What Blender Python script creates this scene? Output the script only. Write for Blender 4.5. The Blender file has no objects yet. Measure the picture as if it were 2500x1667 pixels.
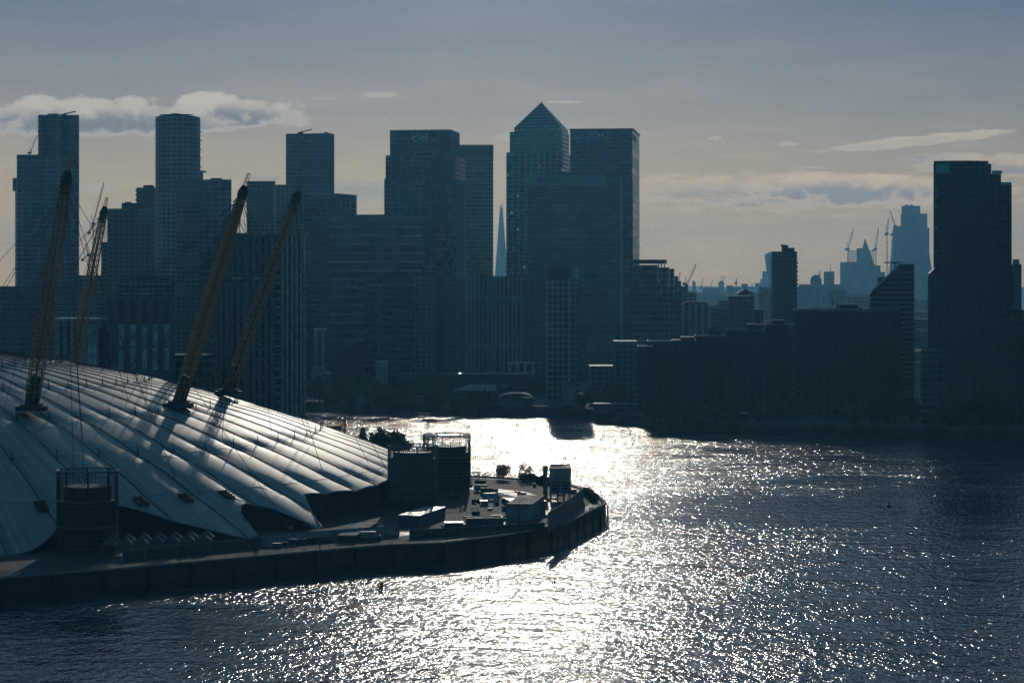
import bpy, math, random
from mathutils import Vector
random.seed(7)
R = math.radians
SC = bpy.context.scene
COL = SC.collection
# ---------------------------------------------------------------- camera
FPX, CX, HY, CZ = 5630.0, 1250.0, 701.0, 67.0      # focal length / horizon in photo pixels, eye height in metres
cam_d = bpy.data.cameras.new("camera"); cam = bpy.data.objects.new("camera", cam_d); COL.objects.link(cam)
cam.location = (0, 0, CZ); cam.rotation_euler = (R(90), 0, 0)
cam_d.sensor_width = 36.0; cam_d.lens = 36.0 * FPX / 2500.0
cam_d.shift_y = -(833.5 - HY) / 2500.0
cam_d.clip_start = 1.0; cam_d.clip_end = 60000.0
SC.camera = cam
# ---------------------------------------------------------------- exposure / sampling
SC.view_settings.view_transform = 'Standard'; SC.view_settings.look = 'None'
SC.view_settings.exposure = -1.55; SC.view_settings.gamma = 1.0
cy = SC.cycles
cy.max_bounces = 4; cy.diffuse_bounces = 2; cy.glossy_bounces = 2; cy.transmission_bounces = 2
cy.transparent_max_bounces = 6; cy.volume_bounces = 0
cy.sample_clamp_indirect = 2.0; cy.caustics_reflective = False; cy.caustics_refractive = False
cy.use_denoising = True; cy.denoising_prefilter = 'NONE'; cy.denoising_input_passes = 'RGB_ALBEDO_NORMAL'
SUN_EL, SUN_AZ = 15.5, 0.2                         # azimuth measured from +Y towards +X

# ---------------------------------------------------------------- node helper
class NT:
    def __init__(s, tree): s.t = tree; s.n = tree.nodes; s.l = tree.links
    def node(s, typ, **kw):
        n = s.n.new(typ)
        for k, v in kw.items(): setattr(n, k, v)
        return n
    def put(s, sock, v):
        if isinstance(v, bpy.types.NodeSocket): s.l.new(v, sock)
        elif v is not None: sock.default_value = v
    def m(s, op, a, b=None, c=None, clamp=False):
        n = s.node('ShaderNodeMath', operation=op, use_clamp=clamp)
        s.put(n.inputs[0], a); s.put(n.inputs[1], b)
        if c is not None: s.put(n.inputs[2], c)
        return n.outputs[0]
    def ss(s, v, a, b, lo=0.0, hi=1.0):
        n = s.node('ShaderNodeMapRange', interpolation_type='SMOOTHSTEP')
        s.put(n.inputs[0], v); s.put(n.inputs[1], a); s.put(n.inputs[2], b); s.put(n.inputs[3], lo); s.put(n.inputs[4], hi)
        return n.outputs[0]
    def mix(s, f, a, b, mode='MIX'):
        n = s.node('ShaderNodeMix', data_type='RGBA', blend_type=mode)
        s.put(n.inputs[0], f)
        s.put(n.inputs[6], a if isinstance(a, bpy.types.NodeSocket) else (*a[:3], 1)); s.put(n.inputs[7], b if isinstance(b, bpy.types.NodeSocket) else (*b[:3], 1))
        return n.outputs[2]
    def noise(s, vec, scale, detail=2.0, rough=0.5, dist=0.0):
        n = s.node('ShaderNodeTexNoise'); s.put(n.inputs['Vector'], vec)
        n.inputs['Scale'].default_value = scale; n.inputs['Detail'].default_value = detail
        n.inputs['Roughness'].default_value = rough; n.inputs['Distortion'].default_value = dist
        return n.outputs[0]
    def mapping(s, vec, sc=(1, 1, 1), rot=(0, 0, 0), loc=(0, 0, 0)):
        n = s.node('ShaderNodeMapping'); s.put(n.inputs[0], vec)
        n.inputs['Location'].default_value = loc; n.inputs['Rotation'].default_value = rot; n.inputs['Scale'].default_value = sc
        return n.outputs[0]
    def ramp(s, f, stops):
        n = s.node('ShaderNodeValToRGB'); e = n.color_ramp.elements
        while len(e) < len(stops): e.new(0.5)
        for q, (p, c) in zip(e, stops): q.position = p; q.color = (*c, 1)
        s.put(n.inputs[0], f); return n.outputs[0]
    def xyz(s, a, b, c):
        n = s.node('ShaderNodeCombineXYZ'); s.put(n.inputs[0], a); s.put(n.inputs[1], b); s.put(n.inputs[2], c); return n.outputs[0]

# ---------------------------------------------------------------- world: sky, hazy evening glow and clouds
W = bpy.data.worlds.new("World"); SC.world = W; W.use_nodes = True
W.node_tree.nodes.clear(); w = NT(W.node_tree)
tc = w.node('ShaderNodeTexCoord'); sep = w.node('ShaderNodeSeparateXYZ'); w.l.new(tc.outputs['Generated'], sep.inputs[0])
dx, dy, dz = sep.outputs
el = w.m('MAXIMUM', dz, 0.0)
front = w.ramp(el, [(0.0, (.55, .352, .17)), (.018, (.52, .355, .19)), (.045, (.405, .32, .218)), (.075, (.25, .248, .25)),
                    (.12, (.112, .162, .235)), (.25, (.11, .20, .30)), (.5, (.05, .125, .22)), (1.0, (.012, .062, .12))])
back = w.ramp(el, [(0.0, (.040, .098, .135)), (.1, (.034, .102, .150)), (.3, (.026, .094, .155)), (1.0, (.014, .068, .13))])
sky = w.mix(w.ss(dy, -0.3, 0.95), back, front)
nis = w.node('ShaderNodeTexSky', sky_type='NISHITA', sun_disc=False)
nis.sun_elevation = R(SUN_EL); nis.sun_rotation = R(SUN_AZ); nis.air_density = 1.0; nis.dust_density = 2.0
nisk = w.mix(1.0, nis.outputs[0], (.02, .02, .02), 'MULTIPLY')
sky = w.mix(0.05, sky, nisk)
yy = w.m('MAXIMUM', dy, 0.02)
u = w.m('DIVIDE', dx, yy); v = w.m('DIVIDE', dz, yy)
# glow around the (unseen) sun
sd = (math.sin(R(SUN_AZ)) * math.cos(R(SUN_EL)), math.cos(R(SUN_AZ)) * math.cos(R(SUN_EL)), math.sin(R(SUN_EL)))
dp = w.node('ShaderNodeVectorMath', operation='DOT_PRODUCT'); w.l.new(tc.outputs['Generated'], dp.inputs[0]); dp.inputs[1].default_value = sd
glow = w.m('POWER', w.m('MAXIMUM', dp.outputs['Value'], 0.0), 260.0)
sky = w.mix(1.0, sky, w.mix(glow, (0, 0, 0), (.45, .43, .38)), 'ADD')
# darker towards the right, lighter towards the left
sky = w.mix(w.ss(u, -0.02, 0.26, 0.0, 0.55), sky, w.mix(1.0, sky, (.72, .78, .86), 'MULTIPLY'))
uv = w.xyz(u, w.m('MULTIPLY', v, 2.2), 0.0)
n1 = w.noise(w.mapping(uv, (1, .62, 1), loc=(.37, .2, 0)), 62.0, 8.0, 0.56, 0.1)
n2 = w.noise(w.mapping(uv, (1, 2.6, 1), loc=(3, 1, 0)), 55.0, 8.0, 0.6, 0.1)
soft = w.noise(w.mapping(uv, (1, 2.5, 1), loc=(7, 2, 0)), 16.0, 4.0, 0.5, 0.2)
sky = w.mix(w.ss(soft, 0.40, 0.70, 0.0, 0.55), sky, w.mix(1.0, sky, (1.16, 1.13, 1.09), 'MULTIPLY'))
thin = w.noise(w.mapping(uv, (1, 5.0, 1), rot=(0, 0, .06), loc=(1, 9, 0)), 22.0, 7.0, 0.62, 0.5)
sky = w.mix(w.m('MULTIPLY', w.ss(thin, 0.50, 0.74, 0.0, 0.32), w.ss(v, .14, .03)), sky, w.mix(1.0, sky, (1.34, 1.25, 1.12), 'MULTIPLY'))
def cloud(sky, px, py, hw, up, dn, amp, lit, core, alpha=1.0, slope=0.0, noise=n1, edge=0.35, c0=.35, c1=1.0):
    uc, vc = (px - CX) / FPX, (HY - py) / FPX
    a = w.m('DIVIDE', w.m('SUBTRACT', u, uc), hw / FPX)
    vv = w.m('SUBTRACT', v, vc)
    if slope: vv = w.m('SUBTRACT', vv, w.m('MULTIPLY', w.m('SUBTRACT', u, uc), slope))
    pos = w.m('DIVIDE', w.m('MAXIMUM', vv, 0.0), up / FPX); neg = w.m('DIVIDE', w.m('MINIMUM', vv, 0.0), dn / FPX)
    r2 = w.m('ADD', w.m('MULTIPLY', a, a), w.m('ADD', w.m('MULTIPLY', pos, pos), w.m('MULTIPLY', neg, neg)))
    val = w.m('ADD', w.m('SUBTRACT', 1.0, r2), w.m('MULTIPLY', w.m('SUBTRACT', noise, 0.5), amp))
    msk = w.m('MULTIPLY', w.ss(val, 0.0, edge, 0.0, alpha), w.m('GREATER_THAN', dy, 0.05))
    h = w.m('DIVIDE', vv, up / FPX)
    low = w.m('ADD', w.ss(w.m('ADD', h, w.m('MULTIPLY', w.m('SUBTRACT', noise, 0.5), 2.5)), .75, -.15), 0.0)
    return w.mix(msk, sky, w.mix(w.m('MULTIPLY', w.ss(val, c0, c1), low), lit, core))
cream, grey = (.52, .475, .40), (.20, .205, .225)
warm, wgrey = (.56, .44, .33), (.27, .25, .24)
sky = cloud(sky, 1960, 462, 620, 46, 62, 3.0, (.62, .46, .33), (.37, .31, .25), 0.8, noise=n2, edge=.8)
sky = cloud(sky, 2090, 462, 260, 46, 40, 3.6, (.62, .47, .34), (.27, .25, .245), 0.9, edge=.5, c0=.1, c1=.9)
sky = cloud(sky, 2440, 405, 260, 34, 30, 3.4, warm, wgrey, 0.75, noise=n1, edge=.7)
sky = cloud(sky, 880, 462, 130, 20, 40, 1.8, (.36, .33, .29), (.29, .27, .25), 0.6, edge=.6)
sky = cloud(sky, 640, 436, 60, 10, 16, 1.4, (.36, .33, .29), (.29, .27, .25), 0.6, edge=.6)
sky = cloud(sky, 2225, 345, 260, 15, 16, 2.4, (.52, .43, .33), (.42, .37, .30), 0.95, slope=.10, noise=n2, edge=.6)
sky = cloud(sky, 2260, 386, 75, 14, 12, 1.8, (.36, .335, .30), (.31, .30, .29), 0.7, edge=.6)
for (px, py, hw, up, dn, al) in ((928, 232, 52, 8, 7, .85), (800, 241, 40, 4, 3, .35), (1745, 339, 17, 7, 4, .8), (1922, 352, 30, 9, 6, .75), (1236, 338, 40, 18, 12, .6),
                                 (1372, 250, 44, 5, 4, .7), (1960, 410, 60, 4, 3, .6), (930, 364, 60, 3, 2, .4), (930, 290, 20, 2, 2, .4), (250, 456, 60, 14, 24, .5)):
    sky = cloud(sky, px, py, hw, up, dn, 3.4, (.50, .455, .375), (.42, .39, .335), al, noise=n2, edge=1.0)
sky = cloud(sky, 545, 285, 205, 58, 38, 2.9, cream, grey, 0.95, edge=.42, c0=.08, c1=.8)
sky = cloud(sky, 190, 298, 430, 62, 38, 2.9, (.50, .455, .385), (.195, .21, .235), 0.95, edge=.45, c0=.1, c1=.8)
bg = w.node('ShaderNodeBackground'); w.l.new(sky, bg.inputs[0]); bg.inputs[1].default_value = 3.2
wo = w.node('ShaderNodeOutputWorld'); w.l.new(bg.outputs[0], wo.inputs[0])
W.cycles.sampling_method = 'MANUAL'; W.cycles.sample_map_resolution = 512
# ---------------------------------------------------------------- sun
sl = bpy.data.lights.new("sun", 'SUN'); sl.energy = 2.0; sl.angle = R(0.55); sl.color = (1.0, .90, .76)
sun = bpy.data.objects.new("sun", sl); COL.objects.link(sun)
sun.rotation_euler = Vector(sd).to_track_quat('Z', 'Y').to_euler()

# ---------------------------------------------------------------- mesh helpers
def X(px, D): return (px - CX) / FPX * D
def Z(py, D): return CZ - (py - HY) / FPX * D
def Dg(py, z): return (CZ - z) * FPX / (py - HY)
class MB:
    def __init__(s): s.v = []; s.f = []; s.uv = []; s.mi = []
    def face(s, pts, uv=None, mi=0):
        b = len(s.v); s.v += [tuple(p) for p in pts]; s.f.append(list(range(b, b + len(pts))))
        s.uv.append(uv or [(p[0], p[1]) for p in pts]); s.mi.append(mi)
    def prism(s, poly, z0, z1, top=None, mi=0, cap=1, u0=0.0, closed=True, bottom=False):
        top = top or poly; n = len(poly); uu = u0
        for i in range(n if closed else n - 1):
            a, b = poly[i], poly[(i + 1) % n]; c, d = top[(i + 1) % n], top[i]
            L = math.hypot(b[0] - a[0], b[1] - a[1])
            zc = z1 if not callable(z1) else z1(c); zd = z1 if not callable(z1) else z1(d)
            s.face([(a[0], a[1], z0), (b[0], b[1], z0), (c[0], c[1], zc), (d[0], d[1], zd)],
                   [(uu, z0), (uu + L, z0), (uu + L, zc), (uu, zd)], mi)
            uu += L
        if closed:
            s.face([(p[0], p[1], z1 if not callable(z1) else z1(p)) for p in top], None, cap)
            if bottom: s.face([(p[0], p[1], z0) for p in reversed(poly)], None, mi)
        return s
    def box(s, x0, x1, y0, y1, z0, z1, mi=0, cap=None):
        return s.prism([(x0, y0), (x1, y0), (x1, y1), (x0, y1)], z0, z1, None, mi, mi if cap is None else cap, bottom=True)
    def tube(s, pts, r, n=5, mi=0, caps=True):
        rr = r if isinstance(r, (list, tuple)) else [r] * len(pts); rings = []
        P = [Vector(p) for p in pts]
        for i, p in enumerate(P):
            d = (P[min(i + 1, len(P) - 1)] - P[max(i - 1, 0)]).normalized()
            a = d.cross(Vector((0, 0, 1)) if abs(d.z) < .95 else Vector((1, 0, 0))).normalized(); b = d.cross(a)
            base = len(s.v)
            for k in range(n):
                t = 2 * math.pi * k / n; s.v.append(tuple(p + (a * math.cos(t) + b * math.sin(t)) * rr[i]))
            rings.append(base)
        for i in range(len(rings) - 1):
            for k in range(n):
                A, B = rings[i], rings[i + 1]; k2 = (k + 1) % n
                s.f.append([A + k, B + k, B + k2, A + k2]); s.uv.append([(0, 0)] * 4); s.mi.append(mi)
        if caps:
            s.f.append([rings[0] + k for k in range(n)]); s.uv.append([(0, 0)] * n); s.mi.append(mi)
            s.f.append([rings[-1] + k for k in reversed(range(n))]); s.uv.append([(0, 0)] * n); s.mi.append(mi)
        return s
    def build(s, name, mats, parent=None, smooth=False):
        me = bpy.data.meshes.new(name); me.from_pydata(s.v, [], s.f)
        uvl = me.uv_layers.new(name="UVMap"); k = 0
        flat = [c for f in s.uv for p in f for c in p]; uvl.data.foreach_set('uv', flat)
        for m_ in (mats if isinstance(mats, (list, tuple)) else [mats]): me.materials.append(m_)
        nm = len(me.materials)
        me.polygons.foreach_set('material_index', [min(q, nm - 1) for q in s.mi])
        if smooth: me.polygons.foreach_set('use_smooth', [True] * len(s.f))
        me.update()
        o = bpy.data.objects.new(name, me); COL.objects.link(o)
        if parent is not None: o.parent = parent; o.matrix_parent_inverse = parent.matrix_world.inverted() if False else Matrix_inv(parent)
        return o
from mathutils import Matrix
def Matrix_inv(p): return Matrix.Translation(-p.location)
def thing(name, loc, label, cat, group=None):
    o = bpy.data.objects.new(name, None); COL.objects.link(o); o.location = loc; o.empty_display_size = 2
    o['label'] = label; o['category'] = cat
    if group: o['group'] = group
    return o
def tag(o, label, cat, group=None):
    o['label'] = label; o['category'] = cat
    if group: o['group'] = group
    return o
def struct(o): o['kind'] = 'structure'; return o
def circle(cx, cy_, r, n=32, ry=None, a0=0.0):
    return [(cx + r * math.cos(a0 + 2 * math.pi * k / n), cy_ + (ry or r) * math.sin(a0 + 2 * math.pi * k / n)) for k in range(n)]
def rect(x0, x1, y0, y1): return [(x0, y0), (x1, y0), (x1, y1), (x0, y1)]
def quad(pl, pc, D, th, pr=None, depth=None):
    """footprint of a turned box: near corner at pixel pc, depth D; the front runs left to pl, the side right to pr"""
    c, s_ = math.cos(R(th)), math.sin(R(th)); u0 = (pl - CX) / FPX; cx_ = X(pc, D)
    wd = (cx_ - u0 * D) / (c + u0 * s_)
    if pr is not None:
        u2 = (pr - CX) / FPX; depth = (u2 * D - cx_) / (s_ - u2 * c)
    p1 = (cx_, D); p0 = (cx_ - wd * c, D + wd * s_); p2 = (cx_ + depth * s_, D + depth * c)
    return [p0, p1, p2, (p0[0] + p2[0] - p1[0], p0[1] + p2[1] - p1[1])]
def grow(poly, d):
    cx_ = sum(p[0] for p in poly) / len(poly); cy2 = sum(p[1] for p in poly) / len(poly); out = []
    for p in poly:
        L = math.hypot(p[0] - cx_, p[1] - cy2) or 1; out.append((p[0] + (p[0] - cx_) / L * d, p[1] + (p[1] - cy2) / L * d))
    return out
def front_box(x0, x1, D, depth): return [(X(x0, D), D), (X(x1, D), D), (X(x1, D + depth), D + depth), (X(x0, D + depth), D + depth)]

# ---------------------------------------------------------------- materials
def mat(name, col, rough=.7, spec=.4, metal=0.0, nscale=None, namp=.25, stretch=(1, 1, 1), emit=None):
    M_ = bpy.data.materials.new(name); M_.use_nodes = True; t = NT(M_.node_tree); b = t.n['Principled BSDF']
    b.inputs['Roughness'].default_value = rough; b.inputs['Specular IOR Level'].default_value = spec; b.inputs['Metallic'].default_value = metal
    if nscale:
        c = t.node('ShaderNodeTexCoord'); nn = t.noise(t.mapping(c.outputs['Object'], stretch), nscale, 5.0, .6)
        lo = [q * (1 - namp) for q in col]; hi = [min(1, q * (1 + namp)) for q in col]
        t.l.new(t.mix(t.ss(nn, .3, .7), lo, hi), b.inputs['Base Color'])
        t.put(b.inputs['Roughness'], t.ss(nn, .25, .75, max(.05, rough - .1), min(1, rough + .1)))
    else: b.inputs['Base Color'].default_value = (*col, 1)
    if emit: b.inputs['Emission Color'].default_value = (*emit[0], 1); b.inputs['Emission Strength'].default_value = emit[1]
    return M_
def facade(name, glass, frame, fh=4.0, bw=3.0, sp=.3, mu=.12, rough=.2, var=.5, lit=0.0, frough=.55, check=0.0, spec=.5):
    """curtain wall in metres: floors of height fh, bays of width bw, spandrel share sp, mullion share mu"""
    M_ = bpy.data.materials.new(name); M_.use_nodes = True; t = NT(M_.node_tree); b = t.n['Principled BSDF']
    tcn = t.node('ShaderNodeUVMap'); sp_ = t.node('ShaderNodeSeparateXYZ'); t.l.new(tcn.outputs[0], sp_.inputs[0])
    uq = t.m('DIVIDE', sp_.outputs[0], bw); vq = t.m('DIVIDE', sp_.outputs[1], fh)
    fu, fv = t.m('FRACT', uq), t.m('FRACT', vq); iu, iv = t.m('FLOOR', uq), t.m('FLOOR', vq)
    wn = t.node('ShaderNodeTexWhiteNoise', noise_dimensions='2D'); t.l.new(t.xyz(iu, iv, 0.0), wn.inputs['Vector'])
    rnd = wn.outputs['Value']
    big = t.noise(t.mapping(tcn.outputs[0], (.05, .02, 1)), 1.0, 3.0, .6)
    spm = t.m('LESS_THAN', fv, sp); mum = t.m('LESS_THAN', fu, mu) if mu > 0 else 0.0
    fm = t.m('MAXIMUM', spm, mum)
    k = t.m('MULTIPLY', t.m('ADD', 1 - var, t.m('MULTIPLY', rnd, 2 * var)), t.ss(big, .3, .7, .7, 1.35))
    g = t.node('ShaderNodeVectorMath', operation='SCALE'); g.inputs[0].default_value = [q * .55 for q in glass]; t.l.new(k, g.inputs['Scale'])
    col = t.mix(fm, g.outputs[0], t.mix(t.ss(big, .3, .7), [q * 2.6 for q in frame], [q * 4.0 for q in frame]))
    t.l.new(col, b.inputs['Base Color'])
    t.put(b.inputs['Roughness'], t.m('ADD', t.m('MULTIPLY', fm, frough - rough), t.m('ADD', rough, t.m('MULTIPLY', rnd, .12))))
    b.inputs['Specular IOR Level'].default_value = spec
    if lit > 0:  # random panes glow; on the steel tower they paint in sun glints
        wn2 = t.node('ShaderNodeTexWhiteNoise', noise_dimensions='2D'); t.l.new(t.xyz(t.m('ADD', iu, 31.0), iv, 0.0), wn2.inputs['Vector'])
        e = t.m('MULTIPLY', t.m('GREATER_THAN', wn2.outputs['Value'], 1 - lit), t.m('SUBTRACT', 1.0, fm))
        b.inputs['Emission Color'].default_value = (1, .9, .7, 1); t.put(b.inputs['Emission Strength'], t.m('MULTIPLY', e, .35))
    # slight unevenness of the panes so that reflections break up
    bp = t.node('ShaderNodeBump'); bp.inputs['Strength'].default_value = .25; bp.inputs['Distance'].default_value = .15
    t.l.new(t.m('MULTIPLY', rnd, 1.0), bp.inputs['Height']); t.l.new(bp.outputs[0], b.inputs['Normal'])
    return M_
ROOF = mat("roof_felt", (.09, .09, .09), .75, .5, nscale=.2)
DARK = mat("dark_metal", (.03, .032, .035), .5, .5, nscale=.5)
STEEL = mat("galvanised_steel", (.22, .23, .24), .4, .5, .5, nscale=.6)
BLACK = mat("black_cladding", (.012, .013, .015), .6, .3, nscale=.3)
CONC = mat("concrete", (.20, .20, .19), .8, .4, nscale=.25)
DCONC = mat("weathered_concrete", (.10, .10, .10), .8, .4, nscale=.12, namp=.45)
WHITE = mat("white_paint", (.55, .56, .56), .5, .4, nscale=.5, namp=.12)
CLAD = mat("pale_cladding", (.30, .31, .32), .6, .4, nscale=.3)
YEL = mat("yellow_mast_paint", (.62, .19, .012), .38, .7, nscale=.6, namp=.2)
GRN_GL = mat("green_glass_screen", (.10, .42, .36), .2, .6)
# ================================================================ SETTING: water, land
def water_mat():
    M_ = bpy.data.materials.new("river_water"); M_.use_nodes = True; t = NT(M_.node_tree); b = t.n['Principled BSDF']
    c = t.node('ShaderNodeTexCoord').outputs['Object']
    s_ = t.node('ShaderNodeSeparateXYZ'); t.l.new(c, s_.inputs[0]); x, y, _ = s_.outputs
    big = t.noise(t.mapping(c, (.008, .016, 1), (0, 0, .15)), 1.0, 4.0, .6, .4)
    mid = t.noise(t.mapping(c, (.03, .055, 1), (0, 0, -.35)), 1.0, 3.0, .6, .6)
    # calm lane in the lee of the point, between two ruffled stretches
    a = t.m('DIVIDE', t.m('SUBTRACT', x, 112.0), 105.0); q = t.m('DIVIDE', t.m('SUBTRACT', t.m('SUBTRACT', y, 690.0), t.m('MULTIPLY', x, .10)), 55.0)
    lane = t.m('ADD', t.m('SUBTRACT', 1.0, t.m('ADD', t.m('POWER', t.m('ABSOLUTE', a), 3.0), t.m('MULTIPLY', q, q))), t.m('MULTIPLY', t.m('SUBTRACT', big, .5), 5.0))
    lane = t.ss(t.m('ADD', lane, t.m('MULTIPLY', t.m('SUBTRACT', mid, .5), 4.0)), -.6, 1.4)
    left = t.ss(t.m('ADD', x, t.m('MULTIPLY', t.m('SUBTRACT', big, .5), 60.0)), -75.0, -25.0, .75, 0.0)
    left = t.m('MULTIPLY', left, t.ss(y, 500.0, 470.0))
    calm = t.m('MAXIMUM', lane, left)
    n1 = t.noise(t.mapping(c, (.34, .19, 1), (0, 0, .25)), 1.0, 2.0, .55, .5)
    n2 = t.noise(t.mapping(c, (.85, .52, 1), (0, 0, -.2)), 1.0, 2.0, .6, .3)
    n3 = t.noise(t.mapping(c, (2.0, .9, 1), (0, 0, .1)), 1.0, 1.0, .6, .2)
    h = t.m('ADD', t.m('MULTIPLY', n1, WV[0]), t.m('ADD', t.m('MULTIPLY', n2, WV[1]), t.m('MULTIPLY', n3, WV[2])))
    amp = t.m('MULTIPLY', t.m('MULTIPLY', t.ss(calm, 0.0, 1.0, 1.0, .52), t.ss(big, .3, .7, .82, 1.12)), t.ss(mid, .34, .66, .62, 1.2))
    bp = t.node('ShaderNodeBump'); bp.inputs['Distance'].default_value = 1.0; bp.inputs['Strength'].default_value = 1.0
    t.l.new(t.m('MULTIPLY', h, amp), bp.inputs['Height']); t.l.new(bp.outputs[0], b.inputs['Normal'])
    b.inputs['Base Color'].default_value = (.013, .046, .066, 1); b.inputs['IOR'].default_value = 1.33
    b.inputs['Specular IOR Level'].default_value = .5
    t.put(b.inputs['Roughness'], t.ss(calm, 0, 1, WV[3], WV[3] * .8))
    return M_
WV = (.56, .38, .05, .10)
WATER = water_mat()
m_ = MB(); m_.face([(-2500, -300, 0), (2500, -300, 0), (2500, 3000, 0), (-2500, 3000, 0)])
struct(m_.build('water', WATER))

def land_mat(name, base, nsc=.03):
    M_ = bpy.data.materials.new(name); M_.use_nodes = True; t = NT(M_.node_tree); b = t.n['Principled BSDF']
    c = t.node('ShaderNodeTexCoord').outputs['Object']
    n = t.noise(c, nsc, 5.0, .6); n2 = t.noise(c, nsc * 12, 4.0, .6)
    col = t.mix(t.ss(n, .35, .65), base, [q * 2.2 for q in base]); col = t.mix(t.ss(n2, .48, .66, 0, .6), col, (.085, .07, .052))
    t.l.new(col, b.inputs['Base Color']); b.inputs['Roughness'].default_value = .8
    return M_
LAND = land_mat("city_ground", (.035, .04, .035)); PEN = land_mat("peninsula_ground_surface", (.013, .015, .015), .02)
# far bank: one sheet to the horizon
bank = [(700, 1002), (790, 1003), (880, 1006), (1000, 1010), (1250, 1013), (1400, 1018), (1500, 1028), (1560, 1040), (1640, 1052), (1800, 1058), (2000, 1062), (2250, 1070), (2500, 1076)]
GZ = 4.0
BANK = [(X(px, Dg(py, 0)), Dg(py, 0)) for px, py in bank]
BANK = [(-2500, 1330), (-300, 1300)] + BANK + [(430, 960), (2500, 900)]
m_ = MB(); m_.prism(BANK + [(4000, 4000), (4000, 10500), (-4000, 10500), (-4000, 4000)], -2.0, GZ)
struct(m_.build('ground', LAND))
m_ = MB(); m_.prism(BANK, GZ - 5, GZ + 1.1, mi=0, closed=False)
m_.prism([(p[0], p[1] + .8) for p in BANK], GZ - .1, GZ + 1.1, closed=False)
for i in range(len(BANK) - 1):
    a, b = BANK[i], BANK[i + 1]; m_.face([(a[0], a[1], GZ + 1.1), (b[0], b[1], GZ + 1.1), (b[0], b[1] + .8, GZ + 1.1), (a[0], a[1] + .8, GZ + 1.1)])
tag(m_.build('river_wall', DCONC), "long dark river wall along the far bank below the towers", "wall")
# hills on the horizon
m_ = MB(); hx = -3900; prev = None
import random as _r
rh = _r.Random(3)
pts = []
while hx < 3900: pts.append((hx, 34 + 14 * math.sin(hx / 900.0) + rh.uniform(-4, 4))); hx += 130
for i in range(len(pts) - 1):
    (xa, ha), (xb, hb) = pts[i], pts[i + 1]
    m_.face([(xa, 8900, 2), (xb, 8900, 2), (xb, 9500, hb + 24), (xa, 9500, ha + 24)])
    m_.face([(xa, 9500, ha + 24), (xb, 9500, hb + 24), (xb, 10300, 2), (xa, 10300, 2)])
struct(m_.build('hills', LAND, smooth=True))

# near peninsula
PZ = 5.0
edge = [(-700, 455), (-160, 478), (-110, 490), (-88, 505), (-30, 553), (-16.6, 557), (0, 577), (14, 602), (27, 660), (25.5, 686), (18.6, 721), (4, 742), (-13.6, 756), (-35, 790), (-57, 853), (-72, 897), (-84, 972), (-86, 1040), (-200, 1120), (-700, 1150)]
def offs(poly, d):
    out = []
    for i, p in enumerate(poly):
        a = poly[max(i - 1, 0)]; b = poly[min(i + 1, len(poly) - 1)]
        tx, ty = b[0] - a[0], b[1] - a[1]; L = math.hypot(tx, ty); out.append((p[0] - ty / L * d, p[1] + tx / L * d))
    return out
m_ = MB(); m_.prism(offs(edge, .35), -3.0, PZ)
struct(m_.build('peninsula_ground', PEN))
def ribbon(mb, line, d0, d1, z, mi=0):
    A, B = offs(line, d0), offs(line, d1)
    for i in range(len(A) - 1): mb.face([(*A[i], z), (*A[i + 1], z), (*B[i + 1], z), (*B[i], z)], None, mi)
PATHM = mat("pale_paving", (.075, .072, .066), .6, .5, nscale=.4, namp=.3)
near = edge[1:13]
m_ = MB(); ribbon(m_, near, 1.0, 4.2, PZ + .004); struct(m_.build('path', PATHM))
ASPH = mat("asphalt", (.04, .04, .04), .55, .6, nscale=.3, namp=.35)
road = [(-60, 556), (-35, 575), (-12, 590), (2, 612), (9, 640), (9, 670), (0, 698), (-14, 716), (-30, 730)]
m_ = MB(); ribbon(m_, road, -4, 4, PZ + .006); struct(m_.build('road', ASPH))
# embankment wall with sheet-pile ribs and a coping
wallr = MB(); fine = []
for i in range(len(edge) - 1):
    a, b = edge[i], edge[i + 1]; L = math.hypot(b[0] - a[0], b[1] - a[1]); n = max(1, int(L / 1.6)) if 1 <= i < 12 else max(1, int(L / 12))
    for k in range(n): fine.append((a[0] + (b[0] - a[0]) * k / n, a[1] + (b[1] - a[1]) * k / n))
fine.append(edge[-1])
rib = offs(fine, 0)
zig = [p if i % 2 else q for i, (p, q) in enumerate(zip(rib, offs(fine, .12)))]
wallr.prism(zig, -2.5, PZ + .1, closed=False)
A, B = offs(fine, -.2), offs(fine, .6)
wr = thing('river_wall', (-30, 553, 0), "dark sheet piled river wall edging the near point around the white dome", "wall")
def pile_mat():
    M_ = bpy.data.materials.new("wet_sheet_piling"); M_.use_nodes = True; t = NT(M_.node_tree); b = t.n['Principled BSDF']
    c = t.node('ShaderNodeTexCoord').outputs['Object']; s_ = t.node('ShaderNodeSeparateXYZ'); t.l.new(c, s_.inputs[0])
    n = t.noise(t.mapping(c, (.6, .6, .12)), 1.0, 5.0, .65); rust = t.mix(t.ss(n, .4, .65), (.035, .036, .034), (.075, .05, .035))
    tide = t.ss(t.m('ADD', s_.outputs[2], t.m('MULTIPLY', t.m('SUBTRACT', n, .5), 3.0)), 1.4, 2.2)
    t.l.new(t.mix(tide, (.012, .018, .012), rust), b.inputs['Base Color']); t.put(b.inputs['Roughness'], t.ss(tide, 0, 1, .35, .7)); return M_
wallr.build('sheet_piling', pile_mat(), wr)
cop = MB()
for i in range(len(A) - 1):
    cop.face([(*A[i], PZ + .45), (*A[i + 1], PZ + .45), (*B[i + 1], PZ + .45), (*B[i], PZ + .45)])
    cop.face([(*A[i], PZ + .05), (*A[i + 1], PZ + .05), (*A[i + 1], PZ + .45), (*A[i], PZ + .45)])
    cop.face([(*B[i + 1], PZ + .05), (*B[i], PZ + .05), (*B[i], PZ + .45), (*B[i + 1], PZ + .45)])
cop.build('coping', CONC, wr)
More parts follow.
